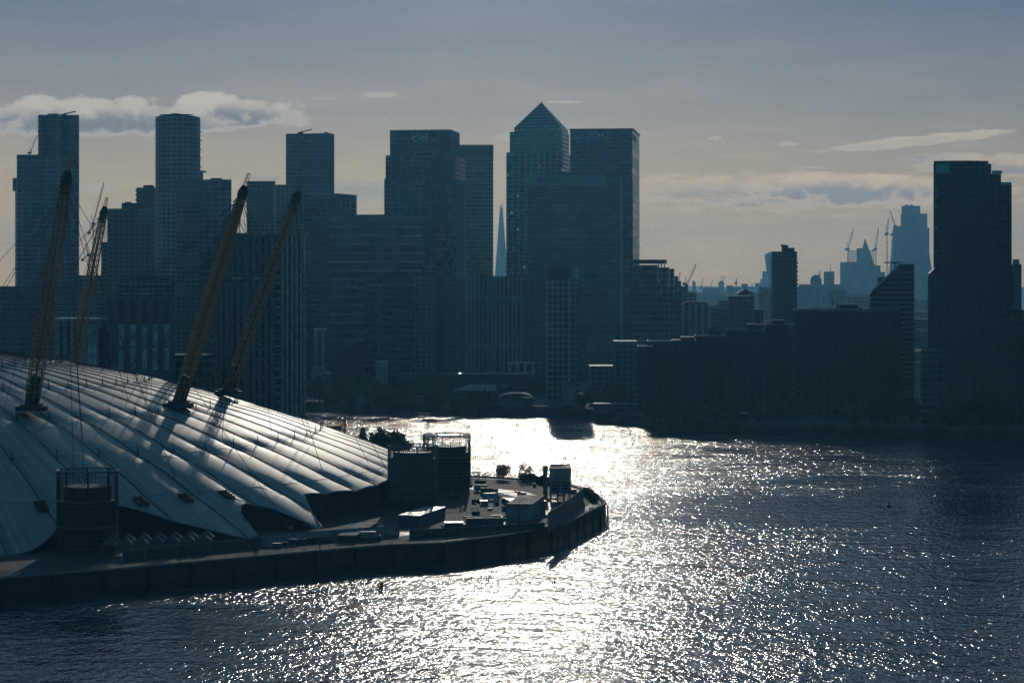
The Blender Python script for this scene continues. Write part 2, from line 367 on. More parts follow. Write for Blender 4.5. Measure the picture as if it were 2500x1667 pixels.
TIMB = mat("wet_timber", (.02, .018, .014), .6, .3, nscale=1.0, namp=.5)
k_ = 0
for i in range(8, len(fine), 7):
    x_, y_ = offs(fine, -.35)[i]
    if -150 < x_ < 30 and y_ < 690 and k_ < 24: q = MB(); q.tube([(x_, y_, -2), (x_, y_, PZ - .4)], .28, 6); q.build('fender_pile', TIMB, wr); k_ += 1

def resample(line, step):
    out = []; carry = 0.0
    for i in range(len(line) - 1):
        a, b = line[i], line[i + 1]; L = math.hypot(b[0] - a[0], b[1] - a[1]); s_ = carry
        while s_ < L: out.append((a[0] + (b[0] - a[0]) * s_ / L, a[1] + (b[1] - a[1]) * s_ / L)); s_ += step
        carry = s_ - L
    return out
def railing(line, z, h, label, step=3.6, cat="railing", name="railing", r=.045, rails=3):
    P = resample(line, step); t = thing(name, (*P[0], z), label, cat)
    for p in P: q = MB(); q.tube([(p[0], p[1], z), (p[0], p[1], z + h)], r * 1.3, 4); q.build('post', STEEL, t)
    q = MB()
    for k in range(rails):
        zz = z + h * (k + 1) / rails
        for i in range(len(P) - 1): q.tube([(*P[i], zz), (*P[i + 1], zz)], r if k < rails - 1 else r * 1.4, 4, caps=False)
    q.build('rails', STEEL, t)
railing(offs(near, 1.0), PZ, 1.25, "galvanised handrail along the riverside path on the near point")
railing([(-16, 752), (-13, 753), (-2, 746), (6, 738)], PZ, 1.6, "dark railing on the far edge of the point against the glittering river", 1.2, name='railing', r=.07)

# ================================================================ the domed arena
DC = (-194.0, 699.0); DR = 182.0; DH = 44.5; DP = 1.85; NS = 72
RINGS = (30.0, 57.0, 84.0, 110.0, 136.0, 160.0)
def dz0(r): return PZ + DH * (1 - min(1.0, (r / DR)) ** DP)
def dz_(r, s):
    """s: position across one panel 0..1"""
    wv = 2 * math.pi * r / NS
    hump = (.006 + .025 * max(0.0, min(1.0, (r - 118) / 50.0))) * wv * math.sin(math.pi * s) ** .85
    dip = 0.0
    for q in RINGS:
        if q > 40: dip += math.exp(-(((r - q) / 5.0) ** 2))
    e = min(s, 1 - s) * wv
    dip *= .45 * math.exp(-(e / 2.4) ** 2)
    fade = min(1.0, r / 50.0)
    return dz0(r) + (hump * (1 - .25 * 0) - dip) * fade
def opening(deg):
    """how far the fabric edge is pulled in from the full radius (the arches and the entrance)"""
    def sm(t): t = max(0, min(1, t)); return t * t * (3 - 2 * t)
    d = 0.0
    if -64 < deg < -45.2: k = (deg + 64) / 18.8; d = 21 * (sm(k / .42) if k < .42 else sm((1 - k) / .58) ** .8)
    if -44.0 < deg < -37.8: k = (deg + 44.0) / 6.2; d = 15.0 * math.sin(math.pi * k) ** .5
    if -36.6 < deg < 14.0:
        k = (deg + 36.6) / 50.6; d = 15.5 * min(1, k / .07, (1 - k) / .1) ** .7 + .6 * math.sin(k * 20)
    return max(d, 0)
def fabric():
    M_ = bpy.data.materials.new("coated_white_fabric"); M_.use_nodes = True; t = NT(M_.node_tree); b = t.n['Principled BSDF']
    un = t.node('ShaderNodeUVMap'); s_ = t.node('ShaderNodeSeparateXYZ'); t.l.new(un.outputs[0], s_.inputs[0]); uu, vv = s_.outputs[0], s_.outputs[1]
    streak = t.noise(t.xyz(t.m('MULTIPLY', uu, 7.0), t.m('MULTIPLY', vv, .012), 0.0), 1.0, 4.0, .65)
    blot = t.noise(t.xyz(t.m('MULTIPLY', uu, 1.2), t.m('MULTIPLY', vv, .04), 3.0), 1.0, 4.0, .6)
    col = t.mix(t.ss(streak, .46, .66, 0, .9), (.33, .325, .295), (.19, .165, .13))
    col = t.mix(t.ss(blot, .45, .7, 0, .5), col, (.25, .24, .22))
    # welded seams: along each panel and a few across
    fu = t.m('FRACT', uu)
    seam = t.m('MAXIMUM', t.m('LESS_THAN', t.m('ABSOLUTE', t.m('SUBTRACT', t.m('FRACT', t.m('MULTIPLY', uu, 4.0)), .5)), .03), t.m('LESS_THAN', t.m('FRACT', t.m('DIVIDE', vv, 26.6)), .012))
    col = t.mix(t.m('MULTIPLY', seam, .35), col, (.14, .135, .12))
    t.l.new(col, b.inputs['Base Color']); b.inputs['Roughness'].default_value = .48; b.inputs['Specular IOR Level'].default_value = .5
    return M_
FAB = fabric()
dome = thing('domed_arena', (DC[0], DC[1], PZ), "huge low white fabric dome with radial cable lines, shaded near side", "arena")
SUB = 10; radii = []
r_ = 4.0
while r_ < DR: radii.append(r_); r_ += 3.2 if r_ < 60 else 2.4
radii.append(DR)
mesh_v = []; mesh_f = []; mesh_uv = []
NA = NS * SUB
for j, r_ in enumerate(radii):
    for i in range(NA):
        a = 2 * math.pi * i / NA; s_ = (i % SUB) / SUB; deg = (math.degrees(a) + 180) % 360 - 180
        rm = DR - opening(deg); rr = r_ * (rm / DR if r_ > 130 and rm < DR else 1.0)
        if r_ > 130 and rm < DR: rr = 130 + (r_ - 130) * (rm - 130) / (DR - 130)
        mesh_v.append((DC[0] + rr * math.cos(a), DC[1] + rr * math.sin(a), dz_(rr, s_)))
d_ = MB(); d_.v = mesh_v
for j in range(len(radii) - 1):
    for i in range(NA):
        i2 = (i + 1) % NA
        d_.f.append([j * NA + i, (j + 1) * NA + i, (j + 1) * NA + i2, j * NA + i2])
        a0, a1 = i / SUB, (i + 1) / SUB
        d_.uv.append([(a0, radii[j]), (a0, radii[j + 1]), (a1, radii[j + 1]), (a1, radii[j])]); d_.mi.append(0)
roofo = d_.build('roof', FAB, dome, smooth=True)
# stiff lip round the fabric edge
lip = MB(); pl = []
for i in range(0, NA + 1, 2):
    a = 2 * math.pi * i / NA; deg = (math.degrees(a) + 180) % 360 - 180; rm = DR - opening(deg); s_ = (i % SUB) / SUB
    pl.append((DC[0] + rm * math.cos(a), DC[1] + rm * math.sin(a), dz_(rm, s_) - .05))
lip.tube(pl, .22, 4, caps=False); lip.build('edge_trim', CLAD, dome)
dr_ = []
for k in range(360):
    deg = k - 180; rr = DR - opening(deg) - 2.0 if opening(deg) > 3 else 158.0; dr_.append((DC[0] + rr * math.cos(R(deg)), DC[1] + rr * math.sin(R(deg))))
q = MB(); q.prism(dr_, PZ, lambda pt: dz0(math.hypot(pt[0] - DC[0], pt[1] - DC[1])) - .8); q.build('drum_wall', BLACK, dome)
q = MB(); q.prism(circle(*DC, 6.0, 24), dz0(4) - .4, dz0(4) + .8); q.build('roof_crown', CLAD, dome)
CAB = mat("black_steel_cable", (.035, .035, .04), .5, .5)
for i in range(NS):
    a = 2 * math.pi * i / NS; deg = (math.degrees(a) + 180) % 360 - 180; rm = DR - opening(deg)
    ps = [(DC[0] + r2 * math.cos(a), DC[1] + r2 * math.sin(a), dz_(r2, 0.0) + .16) for r2 in [8 + (rm - 8) * k / 46 for k in range(47)]]
    q = MB(); q.tube(ps, .13, 4, caps=False); q.build('radial_cable', CAB, dome)
for rr in RINGS[1:]:
    q = MB(); ps = [(DC[0] + rr * math.cos(2 * math.pi * k / 72), DC[1] + rr * math.sin(2 * math.pi * k / 72), dz_(rr, 0) + .9) for k in range(73)]
    q.tube(ps, .045, 3, caps=False); q.build('ring_cable', CAB, dome)
# struts on the cable nodes
def strut_mb(q, a, rr):
    x, y = DC[0] + rr * math.cos(a), DC[1] + rr * math.sin(a); z = dz_(rr, 0)
    q.tube([(x, y, z), (x, y, z + 2.6)], [.16, .12], 5)
    for k in range(3):
        b = a + k * 2.0944; q.tube([(x + .9 * math.cos(b), y + .9 * math.sin(b), z + .1), (x, y, z + 1.5)], .05, 3)
nodes = []
for i in range(NS):
    a = 2 * math.pi * i / NS
    for rr in RINGS[1:-1]:
        x, y = DC[0] + rr * math.cos(a), DC[1] + rr * math.sin(a)
        vis = abs(x / y) < .235 and x / y < .2 and y < 850
        nodes.append((0 if vis else 1, y, a, rr))
nodes.sort(); rest = MB()
for k, (_, y, a, rr) in enumerate(nodes):
    if k < 99: q = MB(); strut_mb(q, a, rr); q.build('strut', CAB, dome)
    else: strut_mb(rest, a, rr)
rest.build('struts', CAB, dome)['kind'] = 'stuff'
VBR = mat('brown_vent', (.10, .065, .03), .6, .3)
def hit_dome(px, py):
    best = None
    for k in range(4000):
        D = 480 + k * .1; x, z = X(px, D), Z(py, D); r2 = math.hypot(x - DC[0], D - DC[1])
        if r2 < DR and z <= dz0(r2): return x, D, dz0(r2)
    return None
for px, py in ((101, 1241), (344, 1231), (453, 1222), (553, 1214)):
    h = hit_dome(px, py)
    if h:
        a = math.atan2(h[1] - DC[1], h[0] - DC[0]); rr = math.hypot(h[0] - DC[0], h[1] - DC[1]); q = MB()
        for k in range(4):
            r2 = rr + (k - 1.5) * 1.0
            cx_, cy2 = DC[0] + r2 * math.cos(a), DC[1] + r2 * math.sin(a); z = dz0(r2) + .9
            ex, ey = -math.sin(a) * 1.3, math.cos(a) * 1.3; fx, fy = math.cos(a) * .35, math.sin(a) * .35
            q.prism([(cx_ - ex - fx, cy2 - ey - fy), (cx_ + ex - fx, cy2 + ey - fy), (cx_ + ex + fx, cy2 + ey + fy), (cx_ - ex + fx, cy2 - ey + fy)], z - 1.1, z + .25)
        q.build('roof_vent', VBR, dome)
# mullions of the recessed entrance wall
for deg in range(-35, -13, 1):
    a = R(deg); ent = MB(); rr = DR - opening(deg) - 1.85; x, y = DC[0] + rr * math.cos(a), DC[1] + rr * math.sin(a); ent.tube([(x, y, PZ), (x, y, dz0(rr) - .7)], .15, 4); ent.build('entrance_mullion', DARK, dome)
# ---------------------------------------------------------------- masts
BR = 106.0; BZ = dz0(BR); TIP = (21.0, 0.0, 97.0 - BZ - 4.0)
def mast_pt(k, off=(0, 0)):
    return (TIP[0] * k + off[0], off[1], TIP[2] * k)
def mrad(k): return 1.35 + 1.25 * math.sin(math.pi * min(1, max(0, k * .92 + .06))) ** .9 if k > .12 else 2.05 - (k < .02) * 0
def rad2(k):
    if k < .3: return 1.75 + (2.25 - 1.75) * k / .3
    return 2.25 - (2.25 - 1.15) * ((k - .3) / .7) ** 1.3
HOOPM = mat('glossy_yellow_hoop', (.45, .22, .05), .3, .9, .4)
def make_mast():
    t = thing('mast', (0, 0, 0), "yellow lattice mast", "mast", "yellow lattice masts rising through the white dome")
    q = MB(); q.prism(circle(0, 0, 4.3, 24), -1.2, .1); q.prism(circle(0, 0, 3.1, 24), .102, .7); q.build('platform', DARK, t)
    q = MB(); q.tube([mast_pt(0), mast_pt(.055), mast_pt(.13)], [2.0, 1.75, 1.55], 14); q.build('base_cone', BLACK, t)
    for j in range(8):
        a = 2 * math.pi * (j + .5) / 8; q = MB()
        q.tube([mast_pt(k, (rad2(k) * math.cos(a), rad2(k) * math.sin(a))) for k in [i / 14 for i in range(15)]], .15, 5); q.build('lattice_tube', YEL, t)
    nh = 28
    for i in range(1, nh + 1):
        k = .03 + .95 * i / nh; rr = rad2(k); q = MB()
        q.tube([mast_pt(k, (rr * math.cos(b), rr * math.sin(b))) for b in [2 * math.pi * z / 8 + math.pi / 8 for z in range(9)]], .2, 6, caps=False)
        q.tube([mast_pt(k + .012, (rr * .97 * math.cos(b), rr * .97 * math.sin(b))) for b in [2 * math.pi * z / 8 + math.pi / 8 for z in range(9)]], .07, 4, caps=False)
        q.build('hoop', HOOPM, t)
    q = MB()
    for i in range(nh):
        k0, k1 = .03 + .95 * i / nh, .03 + .95 * (i + 1) / nh
        for j in range(8):
            a0, a1 = 2 * math.pi * (j + .5) / 8, 2 * math.pi * (j + 1.5) / 8
            if (i + j) % 2: a0, a1 = a1, a0
            q.tube([mast_pt(k0, (rad2(k0) * math.cos(a0), rad2(k0) * math.sin(a0))), mast_pt(k1, (rad2(k1) * math.cos(a1), rad2(k1) * math.sin(a1)))], .035, 3, caps=False)
    q.build('bracing', YEL, t)
    q = MB(); q.tube([mast_pt(.14), mast_pt(.97)], [.3, .22], 6); q.build('service_core', DARK, t)
    q = MB(); q.tube([mast_pt(.965), mast_pt(.985), mast_pt(1.0), mast_pt(1.03)], [1.1, 1.5, 1.45, .8], 12); q.tube([mast_pt(.938), mast_pt(.95)], [1.45, 1.25], 12)
    for j in range(8):
        a = 2 * math.pi * j / 8; q.tube([mast_pt(.975, (1.2 * math.cos(a), 1.2 * math.sin(a))), mast_pt(.95, (2.1 * math.cos(a), 2.1 * math.sin(a)))], .11, 4)
    q.build('mast_head', BLACK, t)
    q = MB()
    for j in range(5):
        a = 2 * math.pi * j / 5; q.tube([mast_pt(1.02, (.75 * math.cos(a), .75 * math.sin(a))), mast_pt(1.085, (.4 * math.cos(a), .4 * math.sin(a)))], .09, 4)
    q.tube([mast_pt(1.085, (.42 * math.cos(b), .42 * math.sin(b))) for b in [2 * math.pi * z / 8 for z in range(9)]], .1, 4, caps=False)
    q.build('lantern', YEL, t)
    hd = Vector(mast_pt(.975)); ends = []
    for rr, ds in ((57, (0, 10)), (84, (-5, 5)), (136, (-10, 0, 10)), (160, (-5, 5)), (110, (-15, 15)), (84, (-20, 20))):
        for d in ds:
            a = R(d); ends.append((rr * math.cos(a) - BR, rr * math.sin(a), dz0(rr) + 2.2 - BZ))
    for d in (-8, 8):
        a = R(d); ends.append((196 * math.cos(a) - BR, 196 * math.sin(a), PZ - BZ))
    for e in ends:
        E = Vector(e); ps = []
        for i in range(9):
            k = i / 8; p = hd.lerp(E, k); p.z -= 1.6 * math.sin(math.pi * k); ps.append(tuple(p))
        q = MB(); q.tube(ps, .085, 3, caps=False); q.build('stay_cable', CAB, t)
    return t
def kids(o): return [c for c in ALLOBJ() if c.parent == o]
def ALLOBJ(): return list(SC.collection.objects)
def dup(root, children):
    r = root.copy(); COL.objects.link(r); out = []
    for c in children:
        k = c.copy(); COL.objects.link(k); k.parent = r; out.append(k)
    return r
mast0 = make_mast(); mk = kids(mast0)
for i, (deg, lab) in enumerate(((-53, "nearest mast, at the left, dark yellow lattice standing over the shaded dome side"),
                                (-23, "bright glinting yellow lattice mast standing in the lit middle of the dome"),
                                (7, "paler hazy yellow lattice mast, rightmost of the masts on the dome"),
                                (67, "hazy yellow lattice mast behind the dome's crest, beside the tower crane"),
                                (37, "yellow lattice mast behind the glinting one, on the far side of the dome"))):
    t = mast0 if i == 0 else dup(mast0, mk)
    a = R(deg); ox, oz = ((2.2, 1.6), (1.4, .2), (1.2, 1.2), (0, 0), (0, 0))[i]; t.location = (DC[0] + BR * math.cos(a) + ox, DC[1] + BR * math.sin(a), BZ + .6 + oz); t.rotation_euler.z = a
    t['label'] = lab; t['category'] = "mast"; t['group'] = "yellow lattice masts rising through the white dome"

# ---------------------------------------------------------------- ventilation towers
def vent_tower(px, D, top, label, full=False, low=.55):
    x = X(px, D); y = D + 7.2; RR = 7.15
    t = thing('ventilation_tower', (x, y, PZ), label, "vent tower", "round ventilation towers beside the dome")
    H = top - PZ
    zi = PZ + H * (.80 if not full else .9)
    q = MB(); q.prism(circle(x, y, RR - 1.5, 36), PZ, zi); q.prism(circle(x, y, RR - .2, 36), PZ, PZ + H * low); q.build('drum', mat_vent, t, smooth=False)
    q = MB(); n = 72
    for k in range(n):
        a = 2 * math.pi * k / n; cx_, cy2 = x + RR * math.cos(a), y + RR * math.sin(a); q.tube([(cx_, cy2, PZ + 1.5), (cx_, cy2, top)], .06 if not full else .11, 3)
    q.build('cage', DARK if not full else STEEL, t)
    for zz in (top, top - 1.1, PZ + H * .62, PZ + H * .3):
        q = MB(); q.tube([(x + (RR + .05) * math.cos(b), y + (RR + .05) * math.sin(b), zz) for b in [2 * math.pi * k / 40 for k in range(41)]], .17 if zz == top else .1, 4, caps=False); q.build('hoop', STEEL, t)
    for a0 in (R(-12), R(168)):
        q = MB(); arc = [(x + (RR + .12) * math.cos(a0 + R(k)), y + (RR + .12) * math.sin(a0 + R(k))) for k in range(-2, 27, 4)]
        back = [(x + (RR - .2) * math.cos(a0 + R(k)), y + (RR - .2) * math.sin(a0 + R(k))) for k in range(26, -3, -4)]
        q.prism(arc + back, PZ + 2, top - .05); q.build('side_panel', DCONC, t)
    for k in range(8):
        a = 2 * math.pi * k / 8 + .2; q = MB(); q.tube([(x + (RR - .25) * math.cos(a), y + (RR - .25) * math.sin(a), PZ), (x + (RR - .25) * math.cos(a), y + (RR - .25) * math.sin(a), top - .1)], .2, 5); q.build('post', DARK, t)
mat_vent = facade("vent_tower_louvres", (.02, .023, .026), (.016, .018, .02), 1.1, 2.4, .35, .1, .5, .4)
vent_tower(200, 540, 23.6, "dark round cage topped vent tower at the left in front of the shaded dome", low=.62)
vent_tower(1006, 650, 21.9, "grey mesh clad round vent tower at the dome's right tip, nearer of the overlapping pair", True, .8)
vent_tower(1089, 694, 22.2, "round vent tower with open ring top against the glittering river", low=.7)
vent_tower(790, 802, 22.0, "small round vent tower with open bars seen over the dome's far edge", low=.55)

# ================================================================ PLANTS
def foliage(name, c):
    M_ = bpy.data.materials.new(name); M_.use_nodes = True; t = NT(M_.node_tree); b = t.n['Principled BSDF']
    g = t.node('ShaderNodeNewGeometry'); n = t.noise(t.node('ShaderNodeTexCoord').outputs['Object'], .6, 3.0, .6)
    col = t.mix(g.outputs['Random Per Island'], [q * .6 for q in c], [q * 1.6 for q in c]); col = t.mix(t.ss(n, .4, .7, 0, .5), col, (c[0] * 1.8, c[1] * 1.3, c[2]))
    t.l.new(col, b.inputs['Base Color']); b.inputs['Roughness'].default_value = .6
    return M_
LEAF = foliage("leaves", (.045, .065, .028)); LEAF2 = foliage("autumn_leaves", (.085, .055, .025)); BARK = mat("bark", (.05, .04, .03), .9, .2, nscale=2)
def tree_meshes(seed, H, W_, leafm, nclump=26, per=34, leaf=.5, trunk=.3):
    r = random.Random(seed); root = bpy.data.objects.new('tree', None); COL.objects.link(root)
    q = MB(); q.tube([(0, 0, -.3), (.05, 0, H * .3), (.1, .05, H * .62)], [trunk, trunk * .75, trunk * .35], 6)
    cl = []
    for i in range(nclump):
        while True:
            p = Vector((r.uniform(-1, 1), r.uniform(-1, 1), r.uniform(-1, 1)))
            if p.length < 1: break
        c = Vector((p.x * W_ * .5 * (1 - .25 * max(0, p.z)), p.y * W_ * .5, H * .62 + p.z * H * .38)); cl.append(c)
    for c in cl[:9]: q.tube([(.05, 0, H * r.uniform(.25, .5)), tuple(c)], [trunk * .4, .05], 4)
    q.build('trunk', BARK, root)
    q = MB()
    for c in cl:
        cr = W_ * r.uniform(.10, .2)
        for k in range(per):
            d = Vector((r.gauss(0, 1), r.gauss(0, 1), r.gauss(0, .8))).normalized() * cr * r.uniform(.3, 1.0); p = c + d
            a = Vector((r.uniform(-1, 1), r.uniform(-1, 1), r.uniform(-1, 1))).normalized(); b = a.orthogonal().normalized(); l = leaf * r.uniform(.6, 1.4)
            q.face([p - a * l, p + b * l * .6, p + a * l, p - b * l * .6])
    q.build('crown', leafm, root)
    return root
TREES = []
def place_tree(kind, x, y, z, s, label, group, rz=None):
    root, ch, used = kind
    t = root if not used else dup(root, ch); kind[2] = True
    t.location = (x, y, z); t.scale = (s, s, s); t.rotation_euler.z = random.uniform(0, 6.28) if rz is None else rz
    tag(t, label, "tree", group)
def kind(*a, **k):
    r = tree_meshes(*a, **k); return [r, kids(r), False]
KA = kind(1, 11, 10, LEAF, nclump=34, per=42, leaf=.6); KB = kind(2, 13, 9, LEAF, nclump=34, per=42, leaf=.6); KC = kind(3, 9, 11, LEAF2, nclump=34, per=42, leaf=.6)
KS1 = kind(11, 4.6, 5.6, LEAF2, nclump=26, per=34, leaf=.26, trunk=.14); KS2 = kind(12, 5.8, 4.6, LEAF2, nclump=24, per=30, leaf=.25, trunk=.14)
place_tree(KS1, X(1229, 742), 744, PZ, 1.0, "small round bushy tree silhouetted on the glitter, left of two", None)
place_tree(KS2, X(1284, 735), 737, PZ, 1.0, "small open twiggy tree silhouetted on the glitter, right of two", None)
tl = ["tall dark tree behind the dome's right tip, left in its clump", "rounded dark tree in the clump behind the dome's right tip", "rust tinted tree topping the clump behind the dome", "low dark tree at the right end of the clump behind the dome", "dark tree low in the clump behind the dome's edge"]
for i, (px, D, s, k) in enumerate(((905, 808, 1.0, KA), (930, 816, .95, KB), (955, 806, 1.25, KC), (980, 800, .85, KA), (884, 826, .85, KC))):
    place_tree(k, X(px, D), D, PZ, s, tl[i], None)
# hedge along the far edge of the point
h = MB(); r = random.Random(5)
for i in range(2600):
    k = r.random(); x = 4 + (17 - 4) * k + r.uniform(-1, 1); y = 741 - 22 * k + r.uniform(-1.5, 1.5); p = Vector((x - 1.0, y - 2, PZ + r.uniform(0, 2.2) * (1 - .3 * math.sin(k * 20))))
    a = Vector((r.uniform(-1, 1), r.uniform(-1, 1), r.uniform(-1, 1))).normalized(); b = a.orthogonal().normalized(); l = .3
    h.face([p - a * l, p + b * l, p + a * l, p - b * l])
hd_ = thing('hedge', (6, 738, PZ), "dark low hedge along the far side of the point", "hedge"); h.build('leaves', LEAF, hd_)
h = MB()
for i in range(1500):
    k = r.random(); x = 22.5 + (24.5 - 22.5) * k + r.uniform(-1, 1); y = 690 - 26 * k + r.uniform(-1.5, 1.5); p = Vector((x - .5, y, PZ + r.uniform(0, 2.2)))
    a = Vector((r.uniform(-1, 1), r.uniform(-1, 1), r.uniform(-1, 1))).normalized(); b = a.orthogonal().normalized(); l = .25
    h.face([p - a * l, p + b * l, p + a * l, p - b * l])
hd_ = thing('hedge', (23, 680, PZ), "dark shrubs at the tip of the point beside the river wall", "hedge"); h.build('leaves', LEAF, hd_)

# ================================================================ THINGS ON THE POINT
def hut(name, cat, label, poly, z0, z1, wm, rm=None, parts=(), roof_t=.25, over=.2):
    cx_ = sum(p[0] for p in poly) / len(poly); cy2 = sum(p[1] for p in poly) / len(poly)
    t = thing(name, (cx_, cy2, z0), label, cat)
    q = MB(); q.prism(poly, z0, z1 - roof_t); q.build('wall', wm, t)
    q = MB(); q.prism(grow(poly, over), z1 - roof_t + .003, z1, bottom=True); q.build('roof', rm or ROOF, t)
    for p in parts: p(t)
    return t
def shut(pn, x0, x1, y, z0, z1, m, dep=.12):
    def f(t): q = MB(); q.box(x0, x1, y - dep, y, z0, z1); q.build(pn, m, t)
    return f
LOUV = facade("louvred_plant_wall", (.05, .055, .06), (.10, .11, .115), .9, 3.2, .3, .05, .5, .3)
BLUE = mat("blue_grey_sheeting", (.07, .10, .14), .5, .5, nscale=.8)
GLINT = mat("bright_zinc_roof", (.30, .30, .29), .34, .6, .5, nscale=.4)
D0 = 600; x0, x1 = X(972, D0), X(1087, D0)
hut('plant_room', 'plant room', "blue grey flat roofed plant room below the round vent towers, roof glinting", quad(972, 1025, 598, 14, 1087), PZ, Z(1258, 598), BLUE, GLINT,
    (shut('door', X(1000, 598), X(1006, 598), 600, PZ, PZ + 2.2, DARK), ))
D0 = 668
hut('plant_tower', 'tower', "tall grey box tower standing on legs near the tip of the point", front_box(1342, 1394, D0, 6.0), Z(1206, D0), Z(1143, D0), CLAD, ROOF,
    tuple(shut('louvre', X(a, D0), X(b, D0), D0, Z(1200, D0), Z(1176, D0), LOUV) for a, b in ((1345, 1366), (1369, 1391))))
tt = [o for o in COL.objects if o.name.startswith('plant_tower')][0]
for px in (1345, 1362, 1377, 1391):
    for dy_ in (.4, 5.4):
        q = MB(); xx = X(px, D0); q.tube([(xx, D0 + dy_, PZ), (xx, D0 + dy_, Z(1206, D0))], .22, 5); q.build('leg', STEEL, tt)
q = MB(); q.box(X(1343, D0), X(1393, D0), D0 + 5.7, D0 + 5.8, Z(1143, D0) + .1, Z(1143, D0) + .8); q.build('parapet', STEEL, tt)
D0 = 676; t = thing('chimney', (X(1331, D0), D0, PZ), "slender square chimney just left of the grey box tower", "chimney")
q = MB(); q.box(X(1326, D0), X(1336.5, D0), D0, D0 + 1.3, PZ, Z(1140, D0)); q.build('shaft', DCONC, t); q = MB(); q.box(X(1325, D0), X(1337.5, D0), D0 - .1, D0 + 1.4, Z(1140, D0) + .003, Z(1139, D0) + .3); q.build('cap', DARK, t)
hut('shed', 'shed', "low flat roofed shed with sunlit roof edge left of the grey box tower", quad(1248, 1332, 632, -10, depth=9), PZ, Z(1222, 632), CLAD, GLINT)
hut('shed', 'shed', "wide low shed with pale sloping canopy in the middle of the point", quad(1236, 1300, 612, 8, 1330), PZ, Z(1230, 612), CLAD, ROOF)
hut('cabin', 'cabin', "small dark site cabin right of the curved road", front_box(1174, 1206, 690, 6), PZ, Z(1192, 690), DARK, ROOF)
hut('cabin', 'cabin', "tiny dark cabin at the far end of the curved road", front_box(1203, 1216, 684, 5), PZ, Z(1194, 684), CLAD, ROOF)
hut('kiosk', 'kiosk', "low dark kiosk with a pinkish flat roof in front of the entrance recess", quad(824, 870, 560, 6, 920), PZ, Z(1306, 560), DARK, CONC)
hut('container', 'container', "long dark blue container beside the riverside path", quad(1140, 1230, 590, -8, depth=3), PZ, Z(1264, 590), BLUE, ROOF)
hut('container', 'container', "dark container behind the path, below the grey mesh vent tower", quad(1088, 1130, 582, -6, depth=3), PZ, Z(1275, 582), DARK, GLINT)
hut('cabin', 'cabin', "dark cabin at the foot of the dome between arch and entrance", quad(690, 742, 560, -6, depth=6), PZ, Z(1309, 560), DARK, CLAD)
hut('cabin', 'cabin', "pale little cabin with a bright roof line in front of the small tents", front_box(322, 364, 528, 4), PZ, Z(1342, 528), BLUE, GLINT)
# green screen fence and hoardings
FENCE = mat("mesh_fence_panel", (.07, .08, .085), .55, .5, nscale=1.5)
def fence(line, h, label, mt=FENCE, step=3.0):
    P = resample(line, step) + [line[-1]]; t = thing('fence', (*P[0], PZ), label, "fence")
    q = MB(); q.prism(offs(P, .0), PZ, PZ + h, closed=False); q.prism(list(reversed(offs(P, .08))), PZ, PZ + h, closed=False); q.build('panels', mt, t)
    q = MB(); q.tube([(*p, PZ + h) for p in P], .1, 4, caps=False); q.build('top_rail', STEEL, t)
    for p in P: q = MB(); q.tube([(p[0], p[1] - .1, PZ), (p[0], p[1] - .1, PZ + h + .1)], .08, 4); q.build('post', STEEL, t)
fence([(X(1338, 583), 583), (X(1372, 606), 606), (X(1423, 652), 652)], 5.0, "tall grey fence turning round the yard near the tip of the point")
fence([(X(1423, 652), 652), (X(1424, 672), 672)], 5.0, "short end length of tall fence at the right side of the yard")
fence([(X(300, 523), 523), (X(470, 537), 537), (X(640, 551), 551)], 2.2, "dark hoarding with thin posts in front of the tents and arches")
fence([(X(640, 553), 553), (X(812, 566), 566), (X(975, 577), 577)], 2.4, "pale topped hoarding in front of the black entrance recess", CLAD)
fence([(X(1000, 570), 570), (X(1150, 578), 578), (X(1330, 588), 588)], 2.0, "low dark fence between the containers and the riverside path")
# tents
t = thing('marquee', (X(400, 540), 540, PZ), "row of small white pointed tents joined in one marquee before the wide arch", "marquee")
TENT = mat("white_tent_fabric", (.10, .105, .11), .9, .1, nscale=.8, namp=.15)
for row in range(2):
    for k in range(7):
        px = 268 + k * 38 + row * 8; D = 531 + row * 7 + k * 1.7; cx_, cy2 = X(px, D), D; q = MB(); n = 12; z0, z1 = PZ + 2.8, PZ + 4.5
        hw = 2.0
        sq = lambda s_: [(cx_ + hw * s_ * a, cy2 + hw * s_ * b) for a, b in ((-1, -1), (0, -1), (1, -1), (1, 0), (1, 1), (0, 1), (-1, 1), (-1, 0))]
        lv = [(1.0, 0.0), (.62, .32), (.34, .6), (.12, .88), (.03, 1.0)]
        for (s0, h0), (s1, h1) in zip(lv, lv[1:]):
            A_, B_ = sq(s0), sq(s1)
            for i in range(8): q.face([(*A_[i], z0 + (z1 - z0) * h0), (*A_[(i + 1) % 8], z0 + (z1 - z0) * h0), (*B_[(i + 1) % 8], z0 + (z1 - z0) * h1), (*B_[i], z0 + (z1 - z0) * h1)])
        q.build('tent_roof', TENT, t)
        for a, b in ((-1, -1), (1, -1), (1, 1), (-1, 1)):
            if row == 0 and k < 7: q = MB(); q.tube([(cx_ + a * hw * .97, cy2 + b * hw * .97, PZ), (cx_ + a * hw * .97, cy2 + b * hw * .97, z0)], .07, 4); q.build('pole', STEEL, t)
